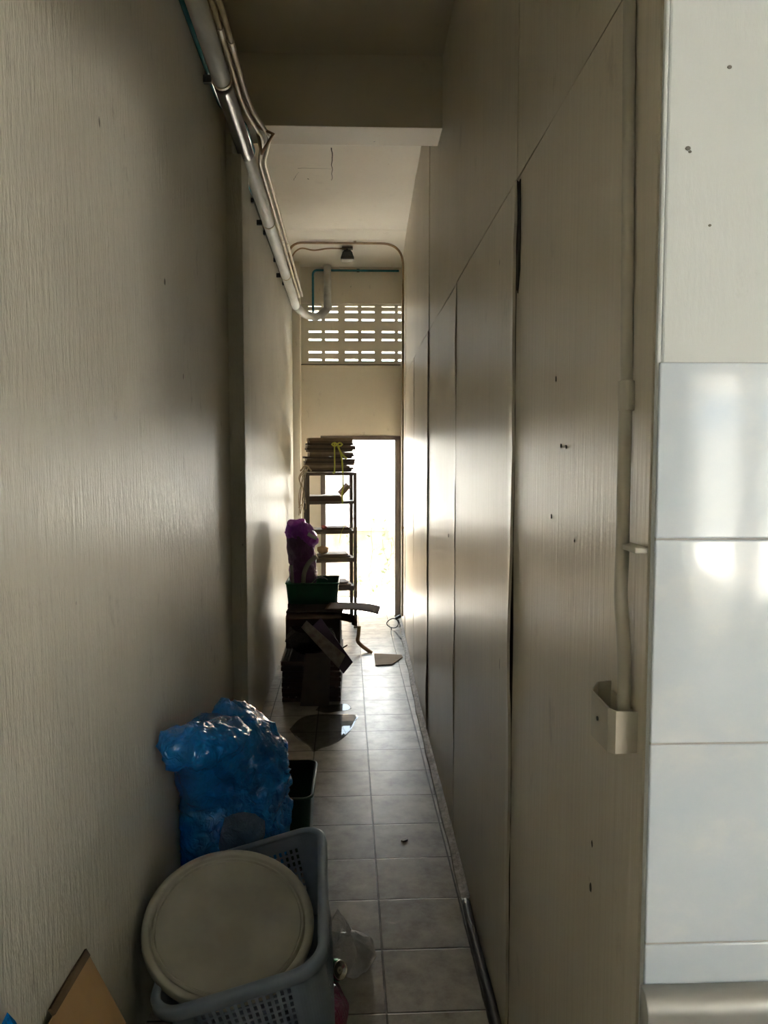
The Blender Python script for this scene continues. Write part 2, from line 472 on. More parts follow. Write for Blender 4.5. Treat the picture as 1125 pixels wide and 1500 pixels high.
dp = [(-.545, 1.16, zd(1.16)), (-.545, 3.35, zd(3.35)), (-.545, 3.9, zd(3.9)), (-.545, 4.3, zd(4.3)), (-.545, 4.6, zd(4.6)),
      (-.545, 7.20, zd(7.25)), (-.49, 7.56, 3.03), (-.375, 7.80, 3.045), (-.275, 7.815, 3.135), (-.275, 7.815, 3.56)]
t = thing('drain_pipe', 'thick grey-white drain pipe running high along the left wall and rising at the back vents', 'pipe', dp[0])
M1 = MB(); M1.tube(fillet(dp[:6], .10), .037, 20); M1.build('pipe_run', M_PVC, t, True)
M1 = MB(); M1.tube(fillet(dp[5:9] , .10), .038, 20); M1.build('elbow', M_PVC, t, True)
M_PIPE_SHADE = mat('pipe shade paint', (.11, .105, .09), .3, var=.4, coat=.3)  # shade and dark reflection by the column put into the pipe's colour
M1 = MB(); M1.tube([q for q in fillet(dp[:6], .10) if 3.3 < q[1] < 4.2], .0385, 20); o = M1.build('shade_stretch', M_PIPE_SHADE, t, True); o['label'] = 'stretch of pipe passing the column with shade painted on'
M1 = MB(); M1.tube(dp[8:], .037, 20); M1.build('riser', M_PVC, t, True)
M1 = MB(); M1.tube([dp[8], Vector(dp[8]) + Vector((0, 0, .05))], .043, 20); M1.build('collar', M_PVC, t, False, .003)
for y in (3.30, 5.0, 6.2):
    ring(y, -.545, zd(y), .0405).build('clamp', M_CREAM, t)
    M1 = MB(); M1.box((-.602, y, zd(y)), (.034, .02, .03)); M1.build('bracket', M_CLIP, t)

zt_ = lambda y: 3.264 - .030 * (y - 2.72)
tp = [(-.600, 1.16, zt_(1.16)), (-.602, 3.60, zt_(3.6)), (-.524, 3.80, 3.246), (-.524, 4.15, 3.242), (-.602, 4.34, zt_(4.34)), (-.602, 7.40, zt_(7.4)), (-.525, 7.70, 3.09), (-.43, 7.865, 3.06), (-.423, 7.875, 3.10), (-.423, 7.875, 3.525), (.44, 7.875, 3.525)]
t = thing('water_pipe', 'thin dark teal water pipe below the drain pipe, turning up beside the vents', 'pipe', tp[0])
M1 = MB(); M1.tube(fillet(tp[:6], .06), .013, 12); M1.build('pipe_run', M_TEAL, t, True)
M1 = MB(); M1.tube(fillet(tp[5:], .05), .0115, 12); M1.build('riser', M_TEAL, t, True)
for y in (3.33, 4.75, 5.35, 6.0, 6.7):
    M1 = MB(); M1.box((-.6105, y, zt_(y) - .004), (.018, .026, .040)); M1.build('clip', M_CLIP, t, bevel=.003)
M1 = MB(); M1.box((.03, 7.882, 3.527), (.03, .028, .03)); M1.build('clip', M_CLIP, t, bevel=.003)
M1 = MB(); M1.tube([(-.436, 7.85, 3.052), (-.436, 7.88, 3.052)], .020, 14); M1.build('tee_fitting', M_TEAL, t, True)

for k, (dx, dz, peak, lab) in enumerate([(-.496, .018, -.445, 'cream cable conduit lying against the drain pipe on its wall side'), (-.470, .026, -.410, 'cream cable conduit on the passage side, kinking outward past the column')]):
    cp = [(dx, 1.16, zd(1.16) + dz), (dx, 3.45, zd(3.45) + dz), (dx + .012, 3.60, zd(3.6) + dz - .008), (peak, 3.86, zd(3.86) + dz - .005), (dx, 4.14, zd(4.14) + dz), (dx, 5, zd(5) + dz), (dx, 6.95, zd(6.95) + dz)]
    t = thing('cable_conduit', lab, 'conduit', cp[0])
    M1 = MB(); M1.tube(fillet(cp, .05), .0105, 10); M1.build('tube', M_CREAM, t, True)
    for y in (3.0 + .1 * k, 5.4 + .1 * k):
        M1 = MB(); M1.tube([(dx, y - .03, zd(y - .03) + dz), (dx, y + .03, zd(y + .03) + dz)], .0135, 10); M1.build('coupler', M_CREAM, t)
tr = MB()
tri = [(-.462, 3.76, zd(3.76) + .026), (-.388, 3.80, zd(3.8) + .010), (-.455, 3.90, zd(3.9) - .040)]
tr.tube(tri, .008, 8); tr.tube([tri[0], tri[2]], .008, 8)
o = tr.build('bracket', M_BROWN, t); o['label'] = 'brown triangular bracket poking out under the beam'

# conduit over the ceiling and down the right wall
cy = 7.18
zc = CEIL - .055
p = [(-.604, 6.75, 3.20), (-.604, cy, 3.34), (-.604, cy, zc), (xr(cy) - .017, cy, zc), (xr(cy) - .017, cy, .16)]
t = thing('arched_conduit', 'brown conduit arching under the ceiling and dropping down the right wall to the floor', 'conduit', p[-1])
M1 = MB(); M1.tube(fillet(p, .20, 12), .0105, 10); M1.build('tube', M_BROWN, t, True)
for q in ((.0, cy, zc + .004), (xr(cy) - .0165, cy, 2.9), (xr(cy) - .0165, cy, 1.72), (xr(cy) - .0165, cy, 1.0)):
    M1 = MB(); M1.box(q, (.024, .024, .024)); M1.build('saddle_clip', M_BROWN, t, bevel=.003)
lc = MB(); lc.tube(spline([(-.575, 6.9, 3.20), (-.570, 7.10, 3.165), (-.560, 7.22, 3.19), (-.572, 7.24, 3.36), (-.575, 7.25, 3.50), (-.50, 7.26, 3.575), (-.38, 7.28, 3.565), (-.24, 7.30, 3.588), (-.085, 7.32, 3.592)], 8), .0075, 8)
tag(lc.build('lamp_cable', M_BROWN, smooth=True), 'loose brown cable looping from the pipes to the ceiling floodlight', 'cable')
fx = Y(509, 377, 7.34)
t = thing('floodlight', 'small black floodlight hanging under the far ceiling', 'lamp', (fx.x, 7.34, 3.60))
M1 = MB(); M1.box((fx.x, 7.34, 3.602), (.10, .09, .012)); M1.build('ceiling_plate', M_CLIP, t, bevel=.003)
M1 = MB(); M1.tube([(fx.x, 7.34, 3.60), (fx.x - .012, 7.33, 3.572)], .010, 10); M1.tube([(fx.x - .04, 7.33, 3.55), (fx.x - .03, 7.33, 3.575), (fx.x + .03, 7.33, 3.575), (fx.x + .04, 7.33, 3.55)], .006, 8); M1.build('bracket', M_BLACK, t)
M1 = MB()
q = []
for (hx, hy, z) in ((.028, .03, 3.578), (.045, .045, 3.555), (.048, .05, 3.540), (.062, .06, 3.500), (.062, .06, 3.488)):
    q += [(fx.x - hx, 7.33 - hy, z), (fx.x + hx, 7.33 - hy, z), (fx.x + hx, 7.33 + hy, z), (fx.x - hx, 7.33 + hy, z)]
fs = [(i * 4 + k, i * 4 + (k + 1) % 4, i * 4 + 4 + (k + 1) % 4, i * 4 + 4 + k) for i in range(4) for k in range(4)] + [(0, 1, 2, 3), (16, 17, 18, 19)]
M1.add(q, fs); hs_ = M1.build('housing', M_BLACK, t, bevel=.003)
M1 = MB(); M1.box((fx.x, 7.33, 3.486), (.110, .105, .004)); M1.build('glass', mat('lamp glass', (.5, .5, .5), .1), hs_)
for k in range(3):
    M1 = MB(); M1.box((fx.x, 7.268 + .0, 3.545 - .013 * k), (.07 + .012 * k, .012, .004)); M1.build('cooling_fin', M_BLACK, hs_)

# conduit and socket box near the corner of the right wall
M_PAINTED = mat('painted over conduit', (.43, .40, .33), .36, var=.2, vscale=10)
wx = xr(1.2)
t = thing('standoff_pipe', 'cream painted pipe standing off the near right wall above the box', 'pipe', (wx - .014, 1.17, 1.30))
M1 = MB(); M1.tube([(wx - .011, 1.203, 2.44), (wx - .011, 1.178, 1.85), (wx - .013, 1.170, 1.76)], .0095, 14); M1.build('upper_pipe', M_PAINTED, t, True)
M1 = MB(); M1.tube(spline([(wx - .014, 1.169, 1.77), (wx - .015, 1.168, 1.64), (wx - .019, 1.155, 1.53), (wx - .024, 1.143, 1.46), (wx - .020, 1.140, 1.40), (wx - .015, 1.144, 1.33), (wx - .015, 1.146, 1.25)], 8), .0105, 14); M1.build('lower_pipe', M_PAINTED, t, True)
M1 = MB(); M1.tube([(wx - .0135, 1.168, 1.739), (wx - .0135, 1.170, 1.784)], .0125, 16); M1.build('coupler', M_PAINTED, t, False, .0008)
M1 = MB(); M1.box((wx - .0115, 1.132, 1.533), (.021, .075, .009)); M1.build('clip', M_PAINTED, t, bevel=.002)
t = thing('junction_box', 'cream open-topped wall box at the foot of the painted pipe', 'box', (wx, 1.195, 1.20))
bxm = MB()
y0, y1, d = 1.122, 1.245, .042
fp = [(wx - .001, y1, 1.296), (wx - .024, y1 - .002, 1.295), (wx - d, y1 - .03, 1.290), (wx - d, y0 + .012, 1.288), (wx - .034, y0, 1.286), (wx - .001, y0, 1.285)]
bp = [(wx - .001, y1, 1.214), (wx - .024, y1 - .002, 1.214), (wx - d, y1 - .03, 1.216), (wx - d, y0 + .012, 1.220), (wx - .034, y0, 1.221), (wx - .001, y0, 1.222)]
n = 6
bxm.add(fp + bp, [(i, i + 1, n + i + 1, n + i) for i in range(n - 1)] + [(6, 7, 8, 9, 10, 11)])
bxm.build('cover', M_PAINTED, t, solid=.0025)
M1 = MB(); M1.box((wx - .0045, (y0 + y1) / 2, 1.255), (.005, .09, .06)); M1.build('back_plate', M_PAINTED, t, bevel=.001)
M1 = MB(); M1.tube([(wx - d - .001, 1.18, 1.255), (wx - d - .003, 1.18, 1.255)], .0035, 10); M1.build('screw', M_CLIP, t)

# steel counter under the tiled wall
M_STEEL = mat('brushed stainless steel', (.36, .355, .34), .48, .75, var=.12, vscale=6, stretch=(1, 8, 1))
t = thing('steel_counter', 'grey steel counter with a rounded upstand below the pale blue tiles', 'counter', (1.4, .3, 0))
M1 = MB()
Y0_ = YC - .010; zt0 = .884; rd = .030
prof = [(Y0_, zt0)] + [(Y0_ - rd * math.sin(PI / 2 * k / 8), zt0 - rd + rd * math.cos(PI / 2 * k / 8)) for k in range(1, 9)] + [(Y0_ - rd, .80)] + [(Y0_ - rd - .02 + .02 * math.cos(a_), .80 - .02 * math.sin(a_)) for a_ in (.4, .8, 1.2, 1.57)]
M1.grid(1, len(prof) - 1, lambda u, v: Vector((.422 + 1.9 * u, prof[int(round(v * (len(prof) - 1)))][0], prof[int(round(v * (len(prof) - 1)))][1])))
M1.prism([(.422, a_, b_) for a_, b_ in prof] + [(.422, Y0_, .78)], (.002, 0, 0))
M1.build('upstand', M_STEEL, t, True)
M1 = MB(); M1.bb((.430, -.45, .745), (2.318, 1.03, .779)); M1.build('worktop', M_STEEL, t, bevel=.006)  # unseen depth towards the camera added to keep light off the low wall
M1 = MB(); M1.bb((.432, -.43, .06), (.446, 1.03, .744)); M1.build('light_block_panel', M_STEEL, t, bevel=.002)  # unseen panel, added to block room light low down
for x in (.48, 2.26):
    for y in (-.38, 1.0):
        M1 = MB(); M1.tube([(x, y, 0), (x, y, .745)], .019, 14); M1.build('leg', M_STEEL, t, True)
M1 = MB(); M1.bb((.46, -.40, .22), (2.28, 1.02, .235)); M1.build('undershelf', M_STEEL, t)
# black tube in place of the gap along the foot of the right wall
h = MB(); h.tube(spline([(.404, 1.25, .018), (.402, 1.7, .018), (.406, 2.2, .018), (.402, 2.55, .018), (.405, 2.73, .018)], 6), .016, 12)
tag(h.build('floor_gap_tube', M_BLACK, smooth=True), 'black tube filling the gap along the foot of the near right wall', 'hose')
# ------------------------------------------------------------------ things in the foreground
M_BASK = mat('grey blue plastic', (.215, .275, .345), .38, var=.2, vscale=9)
M_TRAY = mat('dull grey cream plastic', (.44, .43, .37), .42, var=.3, vscale=4, bmp=.05)
M_GREEN = mat('dark green plastic', (.004, .036, .017), .3, var=.4, vscale=6)


def plastic_film(name, col, trans, rough=.14, alpha=1.0, nscale=26):
    m, nt, b = nodes(name)
    b.inputs['Base Color'].default_value = (*col, 1); b.inputs['Roughness'].default_value = rough
    b.inputs['Coat Weight'].default_value = .9; b.inputs['Coat Roughness'].default_value = .06
    v = coords(nt, (1, 1, 1), src='World')
    f = noise_tex(nt, v, 7, 5, .6)
    nt.links.new(ramp(nt, f, [(.35, col), (.70, tuple(x * .45 for x in col))]), b.inputs['Base Color'])
    vo = N(nt, 'ShaderNodeTexVoronoi'); vo.feature = 'DISTANCE_TO_EDGE'; vo.inputs['Scale'].default_value = nscale
    wv = noise_tex(nt, v, 9, 3); vm = N(nt, 'ShaderNodeVectorMath', operation='ADD')
    cb = N(nt, 'ShaderNodeCombineXYZ'); nt.links.new(wv, cb.inputs[0]); nt.links.new(wv, cb.inputs[2])
    nt.links.new(v, vm.inputs[0]); nt.links.new(cb.outputs[0], vm.inputs[1]); nt.links.new(vm.outputs[0], vo.inputs['Vector'])
    n_ = bump(nt, b, vo.outputs['Distance'], .7, .045)
    rg = noise_tex(nt, coords(nt, (11, 11, 16), src='World'), 1, 5, .7)
    bump(nt, b, rg, .16, .012, n_)
    out = nt.nodes['Material Output']
    if trans:
        tl_ = N(nt, 'ShaderNodeBsdfTranslucent'); tl_.inputs['Color'].default_value = (*[min(1, x * 1.3) for x in col], 1)
        mx = N(nt, 'ShaderNodeMixShader'); mx.inputs[0].default_value = trans
        nt.links.new(b.outputs[0], mx.inputs[1]); nt.links.new(tl_.outputs[0], mx.inputs[2]); nt.links.new(mx.outputs[0], out.inputs[0])
        if alpha < 1:
            tr_ = N(nt, 'ShaderNodeBsdfTransparent'); tr_.inputs['Color'].default_value = (.97, .96, .95, 1)
            lw = N(nt, 'ShaderNodeLayerWeight'); lw.inputs['Blend'].default_value = .35
            mr = N(nt, 'ShaderNodeMapRange'); nt.links.new(lw.outputs['Facing'], mr.inputs[0]); mr.inputs[3].default_value = alpha; mr.inputs[4].default_value = min(1, alpha + .35)
            m2 = N(nt, 'ShaderNodeMixShader'); nt.links.new(mr.outputs[0], m2.inputs[0]); nt.links.new(tr_.outputs[0], m2.inputs[1])
            nt.links.new(mx.outputs[0], m2.inputs[2]); nt.links.new(m2.outputs[0], out.inputs[0])
    return m


M_BLUE = plastic_film('blue plastic film', (.004, .27, .78), .28, .09, nscale=9)
M_CLEAR = plastic_film('clear crumpled film', (.85, .80, .80), .45, .10, .70)
M_MAG = plastic_film('magenta film', (.30, .02, .11), .3, .3)
M_SILVER = mat('bare aluminium', (.80, .79, .77), .25, 1.0, var=.1)
M_CANG = mat('green printed can', (.01, .16, .07), .3, .3, var=.3)
M_CARD = mat('brown cardboard', (.34, .215, .105), .75, var=.2, vscale=6, col2=(.26, .16, .075))
M_CARDE = mat('cardboard edge', (.10, .065, .035), .85)
M_WHITE = mat('white paper', (.72, .70, .68), .6, var=.1)


def crumpled(ells, origin, seed, amp=.02, freq=7, sub=6, floor=None, wall=None, crease=.005):
    """a closed bag: the outside of several ellipsoids seen from one inner point, crumpled into flat facets and sharp folds"""
    bm = bmesh.new(); lv = max(2, sub - 3); bmesh.ops.create_icosphere(bm, subdivisions=lv, radius=1)
    o = Vector(origin); rnd = random.Random(seed); size = max(max(a) for c, a in ells)
    for v in bm.verts:
        d = v.co.normalized(); r = 0
        for c, a in ells:
            a = Vector(a); q = o - Vector(c)
            D = Vector((d.x / a.x, d.y / a.y, d.z / a.z)); Q = Vector((q.x / a.x, q.y / a.y, q.z / a.z))
            A, B, C_ = D.dot(D), D.dot(Q), Q.dot(Q) - 1
            disc = B * B - A * C_
            if disc > 0:
                t_ = (-B + math.sqrt(disc)) / A
                if t_ > 0: r = max(r, t_)
        p = o + d * r
        k = (1 - 2.6 * abs(noise.noise(p * freq + Vector((seed, 0, 0))))) * .8
        v.co = p + d * amp * (k - .2) + Vector((rnd.uniform(-1, 1), rnd.uniform(-1, 1), rnd.uniform(-1, 1))) * amp * .50
    j = amp * .20
    for step in range(2 if sub > 4 else 1):
        old = set(bm.verts)
        bmesh.ops.subdivide_edges(bm, edges=bm.edges[:], cuts=1, use_grid_fill=True)
        for v in bm.verts:
            if v not in old: v.co += Vector((rnd.uniform(-1, 1), rnd.uniform(-1, 1), rnd.uniform(-1, 1))) * j
        j *= .35
    bm.normal_update()
    moves = []
    for v in bm.verts:                  # fine pinched creases
        q = v.co + noise.noise_vector(v.co * 5) * .06
        k = max(0, 1 - 4 * abs(noise.noise(q * 6.5 + Vector((seed, 2, 7))))) + .25 * max(0, 1 - 4 * abs(noise.noise(q * 13 + Vector((3, seed, 1)))))
        moves.append((v, v.normal * crease * k))
    for v, d in moves: v.co += d
    for v in bm.verts:
        if floor is not None and v.co.z < floor: v.co.z = floor + (v.co.z - floor) * .02
        if wall is not None and v.co.x < wall: v.co.x = wall + (v.co.x - wall) * .02
    bmesh.ops.triangulate(bm, faces=bm.faces[:])
    m = MB(); bm.verts.ensure_lookup_table(); bm.verts.index_update()
    m.v = [v.co.copy() for v in bm.verts]; m.f = [tuple(x.index for x in f.verts) for f in bm.faces]; bm.free()
    return m


# --- laundry basket: tilted to the left, one side propped on the rubbish under it
P1, P2, P4 = Vector((-.083, 1.832, .405)), Vector((-.140, 2.510, .425)), Vector((-.515, 1.815, .288))
u = (P1 - P4).normalized(); v_ = (P2 - P1); v_ = (v_ - u * v_.dot(u)).normalized(); nrm = u.cross(v_)
BW, BL, BH = .450, .685, .270
cen = P4 + u * (BW / 2) + v_ * (BL / 2)
RB = Matrix((u, v_, nrm)).transposed()
base = cen - nrm * BH
t = thing('laundry_basket', 'grey-blue plastic laundry basket with square holes, holding the round tray', 'basket', base, RB.to_euler())


def rrect(hx, hy, r, n=10):
    out = []
    for cx, cy, a0 in ((hx - r, -(hy - r), -PI / 2), (hx - r, hy - r, 0), (-(hx - r), hy - r, PI / 2), (-(hx - r), -(hy - r), PI)):
        for k in range(n + 1):
            a = a0 + PI / 2 * k / n; out.append((cx + r * math.cos(a), cy + r * math.sin(a)))
    return out


def loop_len(pl, count):               # resample a closed loop evenly
    pl = [Vector((*p, 0)) for p in pl]; L = [0]
    for i in range(len(pl)): L.append(L[-1] + (pl[(i + 1) % len(pl)] - pl[i]).length)
    out = []; j = 0
    for k in range(count):
        s = L[-1] * k / count
        while L[j + 1] < s: j += 1
        f = (s - L[j]) / max(1e-9, L[j + 1] - L[j]); out.append(pl[j].lerp(pl[(j + 1) % len(pl)], f))
    return out


NP = 216
top = loop_len(rrect(BW / 2 - .012, BL / 2 - .012, .075), NP); bot = loop_len(rrect(BW / 2 * .80, BL / 2 * .84, .07), NP)
zl = [0, .02]
for k in range(10): zl += [.02 + .0205 * k + .0065, .02 + .0205 * k + .0205]
zl = sorted(set(round(z, 5) for z in zl + [BH]))
toW = lambda p: base + RB @ Vector(p)
bs = MB(); nz = len(zl)
vs = []
for k in range(NP):
    for z in zl:
        s = z / BH; vs.append(toW((*(bot[k].lerp(top[k], s)).xy, z)))
fs = []
for k in range(NP):
    mid = (top[k] + top[(k + 1) % NP]) / 2
    flat = (abs(mid.x) > BW / 2 - .02 and abs(mid.y) < BL / 2 - .13) or (abs(mid.y) > BL / 2 - .02 and abs(mid.x) < BW / 2 - .10)
    for j in range(nz - 1):
        hz = zl[j + 1] - zl[j]
        hole = flat and k % 2 == 0 and .0135 < hz < .0145 and zl[j] > .03 and zl[j + 1] < .232
        if not hole:
            fs.append((k * nz + j, ((k + 1) % NP) * nz + j, ((k + 1) % NP) * nz + j + 1, k * nz + j + 1))
c0 = len(vs); vs.append(toW((0, 0, 0)))
fs += [(k * nz, ((k + 1) % NP) * nz, c0) for k in range(NP)]
bs.add(vs, fs); bs.build('basket_body', M_BASK, t, solid=.003)
rim = MB(); rp = rrect(BW / 2 - .012, BL / 2 - .012, .075); n = len(rp)
sec = [(-.004, -.004), (-.004, .004), (.004, .008), (.016, .008), (.021, .003), (.021, -.022), (.017, -.022), (.017, -.001), (.004, -.001)]
vs = []
for i in range(n):
    a, b = Vector(rp[(i - 1) % n]), Vector(rp[(i + 1) % n]); tg = (b - a).normalized(); nn_ = Vector((tg.y, -tg.x))
    for o_, z in sec: vs.append(toW((rp[i][0] + nn_.x * o_, rp[i][1] + nn_.y * o_, BH + z)))
m_ = len(sec)
rim.add(vs, [(i * m_ + k, ((i + 1) % n) * m_ + k, ((i + 1) % n) * m_ + (k + 1) % m_, i * m_ + (k + 1) % m_) for i in range(n) for k in range(m_)])
rim.build('rim', M_BASK, t, True)

# --- the round tray lying in it
tc = Vector((-.358, 2.088, .362)); tn = Vector((.11, -.37, .90)).normalized()
tx = Vector((1, 0, -.03)); tx = (tx - tn * tx.dot(tn)).normalized(); ty = tn.cross(tx)
MT = Matrix((tx, ty, tn)).transposed().to_4x4(); MT.translation = tc
R = .236
t = thing('round_tray', 'large round grey-cream plastic tray lying face up in the basket', 'tray', tc - Vector((0, 0, .02)))
M1 = MB(); M1.lathe([(.0005, 0), (R * .5, .0), (R * .84, 0), (R * .855, -.002), (R * .868, .005), (R * .876, .006)], 96, MT); M1.build('face', M_TRAY, t, solid=.003)
M1 = MB(); M1.lathe([(R * .876, .006), (R * .885, -.006), (R * .905, -.008), (R * .915, .006), (R * .935, .011), (R * .985, .011), (R, .006), (R * 1.005, -.012), (R * .99, -.018)], 96, MT); M1.build('rim', M_TRAY, t, True, solid=.002)

# --- blue rubbish bag
blue = crumpled([((-.425, 2.72, .36), (.165, .19, .40)), ((-.425, 2.70, .60), (.13, .17, .15)), ((-.335, 2.70, .50), (.085, .15, .14)), ((-.43, 2.70, .14), (.165, .18, .16)), ((-.49, 2.52, .69), (.105, .16, .085)), ((-.525, 2.595, .36), (.09, .085, .22)), ((-.535, 2.53, .60), (.08, .09, .12))],
                (-.43, 2.70, .44), 5, .023, 6, 7, floor=.001, crease=.012, wall=XL + .006)
t = thing('rubbish_bag', 'blue plastic rubbish bag slumped against the left wall behind the basket', 'bag', (-.41, 2.76, 0))
for q_ in blue.v: q_.y += .045
blue.build('bag', M_BLUE, t, True)
lobe = crumpled([((-.570, 2.335, .795), (.036, .07, .036)), ((-.568, 2.335, .742), (.038, .07, .034)), ((-.50, 2.36, .765), (.075, .09, .062)), ((-.435, 2.45, .765), (.085, .12, .048))], (-.505, 2.38, .766), 9, .016, 9, 6, wall=XL + .006, crease=.010)
lobe.build('folded_flap', M_BLUE, t, True)
kn = crumpled([((-.465, 2.70, .74), (.05, .06, .05)), ((-.472, 2.71, .775), (.026, .03, .035)), ((-.40, 2.70, .72), (.06, .06, .05))], (-.455, 2.70, .745), 3, .010, 18, 5)
kn.build('knotted_neck', M_BLUE, t, True)
pk = crumpled([((-.385, 2.54, .385), (.08, .04, .07)), ((-.42, 2.545, .35), (.06, .035, .09))], (-.385, 2.54, .385), 12, .012, 12, 5)
for q_ in pk.v: q_.y += .034
o = pk.build('paper_showing', plastic_film('pale film', (.14, .27, .42), .3), t); o['label'] = 'pale paper showing through the blue film'
# sliver of blue at the near left
sl = crumpled([((-.580, 1.228, .555), (.044, .062, .195))], (-.580, 1.235, .555), 21, .006, 9, 5, wall=XL + .004)
sl2 = crumpled([((-.550, 1.20, .20), (.065, .08, .26))], (-.550, 1.20, .2), 22, .01, 9, 5, floor=0, wall=XL + .004)
sl.add(sl2.v, sl2.f)
tag(sl.build('bin_bag', M_BLUE), 'blue plastic bag just showing at the near end of the left wall', 'bag')

# --- cardboard box flap leaning on the left wall
t = thing('cardboard_box', 'brown cardboard sheet with a pointed corner leaning on the near left wall', 'cardboard', (-.50, 1.62, 0))
A = Vector((-.590, 1.74, .56)); Bq = Vector((-.560, 1.30, .05)); Cq = Vector((-.34, 1.83, .02)); Dq = Vector((-.36, 1.55, .0))
a0 = Xp(129, 1401, -.612); a1 = Xp(69, 1502, -.606); a2 = Y(184, 1502, 1.70)
nn_ = (a1 - a0).cross(a2 - a0).normalized()
if nn_.y > 0: nn_ = -nn_
def ext(p, q, k): return p + (q - p) * k
b2 = a0 + (a2 - a0) * ((a0.z - .012) / (a0.z - a2.z)); b1 = a0 + (a1 - a0) * 1.42; b3 = b2 + (a1 - a0) * 1.42
b3.z = .012
M1 = MB(); M1.prism([a0, b1, b3, b2], -nn_ * .004); M1.build('sheet', M_CARD, t)
M1 = MB(); M1.prism([a0 + nn_ * .001, a0 + (b1 - a0) * .62 + nn_ * .001, a0 + (b1 - a0) * .62 + Vector((-.012, .006, .008)), a0 + Vector((-.012, .006, .012))], -nn_ * .007); M1.build('torn_edge', M_CARDE, t)
M1 = MB(); q0 = a0 + (b1 - a0) * .22; M1.prism([q0 + nn_ * .0015, q0 + (b1 - a0) * .25 + nn_ * .0015, q0 + (b1 - a0) * .25 + (b2 - a0) * .012 + nn_ * .0015, q0 + (b2 - a0) * .014 + nn_ * .0015], nn_ * .001); M1.build('fold', M_CARDE, t)

# --- dark green bin between the bag and the tiles
t = thing('open_bin', 'open dark green plastic bin on the floor behind the blue bag', 'bin', (-.34, 3.24, 0))
gx0, gx1, gy0, gy1, gz = -.52, -.178, 3.0, 3.385, .30
def rr(x0, x1, y0, y1, r, z, n=6):
    return [Vector(((x0 + x1) / 2 + a, (y0 + y1) / 2 + b, z)) for a, b in rrect((x1 - x0) / 2, (y1 - y0) / 2, r, n)]
L0, L1 = rr(gx0 + .02, gx1 - .02, gy0 + .02, gy1 - .02, .03, .002), rr(gx0 + .006, gx1 - .006, gy0 + .006, gy1 - .006, .035, gz - .004)
n = len(L0); M1 = MB(); M1.add(L0 + L1, [(i, (i + 1) % n, n + (i + 1) % n, n + i) for i in range(n)] + [tuple(range(n))]); M1.build('bin_body', M_GREEN, t, solid=.004)
L2 = rr(gx0, gx1, gy0, gy1, .04, gz); M1 = MB(); M1.tube(L2 + [L2[0]], .0065, 8, False); M1.build('rim', M_GREEN, t, True)

# --- litter beside the basket
t = thing('drink_can', 'green drink can with a bare silver end lying beside the basket', 'can', (-.10, 2.03, .03))
e = Vector((-.050, 2.262, .092)); ax = Vector((.60, -.66, .44)).normalized(); s0 = e - ax * .118
QM = ax.to_track_quat('Z', 'Y').to_matrix().to_4x4(); QM.translation = s0
M1 = MB(); M1.lathe([(.001, .004), (.022, .004), (.026, .0), (.033, .014), (.033, .098), (.028, .110)], 40, QM); M1.build('can_body', M_CANG, t, True)
M1 = MB(); M1.lathe([(.028, .110), (.0265, .117), (.0245, .1175), (.0235, .112), (.001, .1115)], 40, QM); ce_ = M1.build('can_end', M_SILVER, t, True, solid=.001)
M1 = MB(); M1.lathe([(.003, .1132), (.010, .1132)], 20, QM); M1.build('pull_tab', M_SILVER, ce_, solid=.001)
cl = crumpled([((-.020, 2.395, .048), (.070, .09, .055)), ((.015, 2.42, .04), (.052, .06, .045)), ((-.075, 2.54, .06), (.032, .11, .065))], (-.030, 2.42, .05), 15, .013, 11, 5, floor=.002)
tag(cl.build('clear_bag', M_CLEAR), 'crumpled clear plastic bag on the tiles right of the basket', 'bag')
mg = crumpled([((-.105, 2.16, .045), (.065, .12, .05)), ((-.085, 2.06, .05), (.055, .14, .06)), ((-.16, 2.3, .045), (.06, .14, .05))], (-.11, 2.15, .05), 18, .012, 10, 5, floor=.001)
tag(mg.build('crumpled_bag', M_MAG), 'dark magenta plastic bag squashed under the basket edge', 'bag')
sc_ = MB(); q = Z(592, 1232, 0); sc_.prism([(q.x - .014, q.y - .006, .001), (q.x - .004, q.y - .012, .001), (q.x + .016, q.y + .000, .001), (q.x + .008, q.y + .008, .001), (q.x - .010, q.y + .004, .001)], (0, 0, .007))
tag(sc_.build('floor_scrap', M_BLACK), 'small black scrap alone in the middle of a floor tile', 'scrap')

# --- puddles
def puddle_mat():
    m, nt, b = nodes('water film')
    b.inputs['Base Color'].default_value = (.045, .035, .022, 1); b.inputs['Roughness'].default_value = .015
    b.inputs['Specular IOR Level'].default_value = .75; b.inputs['Alpha'].default_value = .62
    return m
M_WATER = puddle_mat()
def puddle(px, label, name='puddle'):
    P = [Z(a, b, .0025) for a, b in px]; P = spline(P + [P[0]], 5)[:-1]
    m = MB(); n = len(P); c = sum(P, Vector()) / n
    rim_ = [Vector((p.x, p.y, .0006)) for p in P]; inn = [Vector(((p.x * .94 + c.x * .06), (p.y * .96 + c.y * .04), .0022)) for p in P]
    m.add(rim_ + inn, [(i, (i + 1) % n, n + (i + 1) % n, n + i) for i in range(n)] + [tuple(range(n, 2 * n))])
    return tag(m.build(name, M_WATER), label, 'puddle', kind='stuff')
puddle([(424, 1068), (440, 1052), (462, 1046), (490, 1046), (523, 1047), (520, 1058), (512, 1072), (500, 1083), (486, 1091), (470, 1096), (459, 1101), (452, 1092), (436, 1082)], 'large puddle on the tiles in front of the leaning board')
puddle([(462, 1040), (470, 1033), (490, 1032), (508, 1031), (515, 1037), (509, 1040), (494, 1042), (478, 1044)], 'small puddle at the foot of the leaning board')
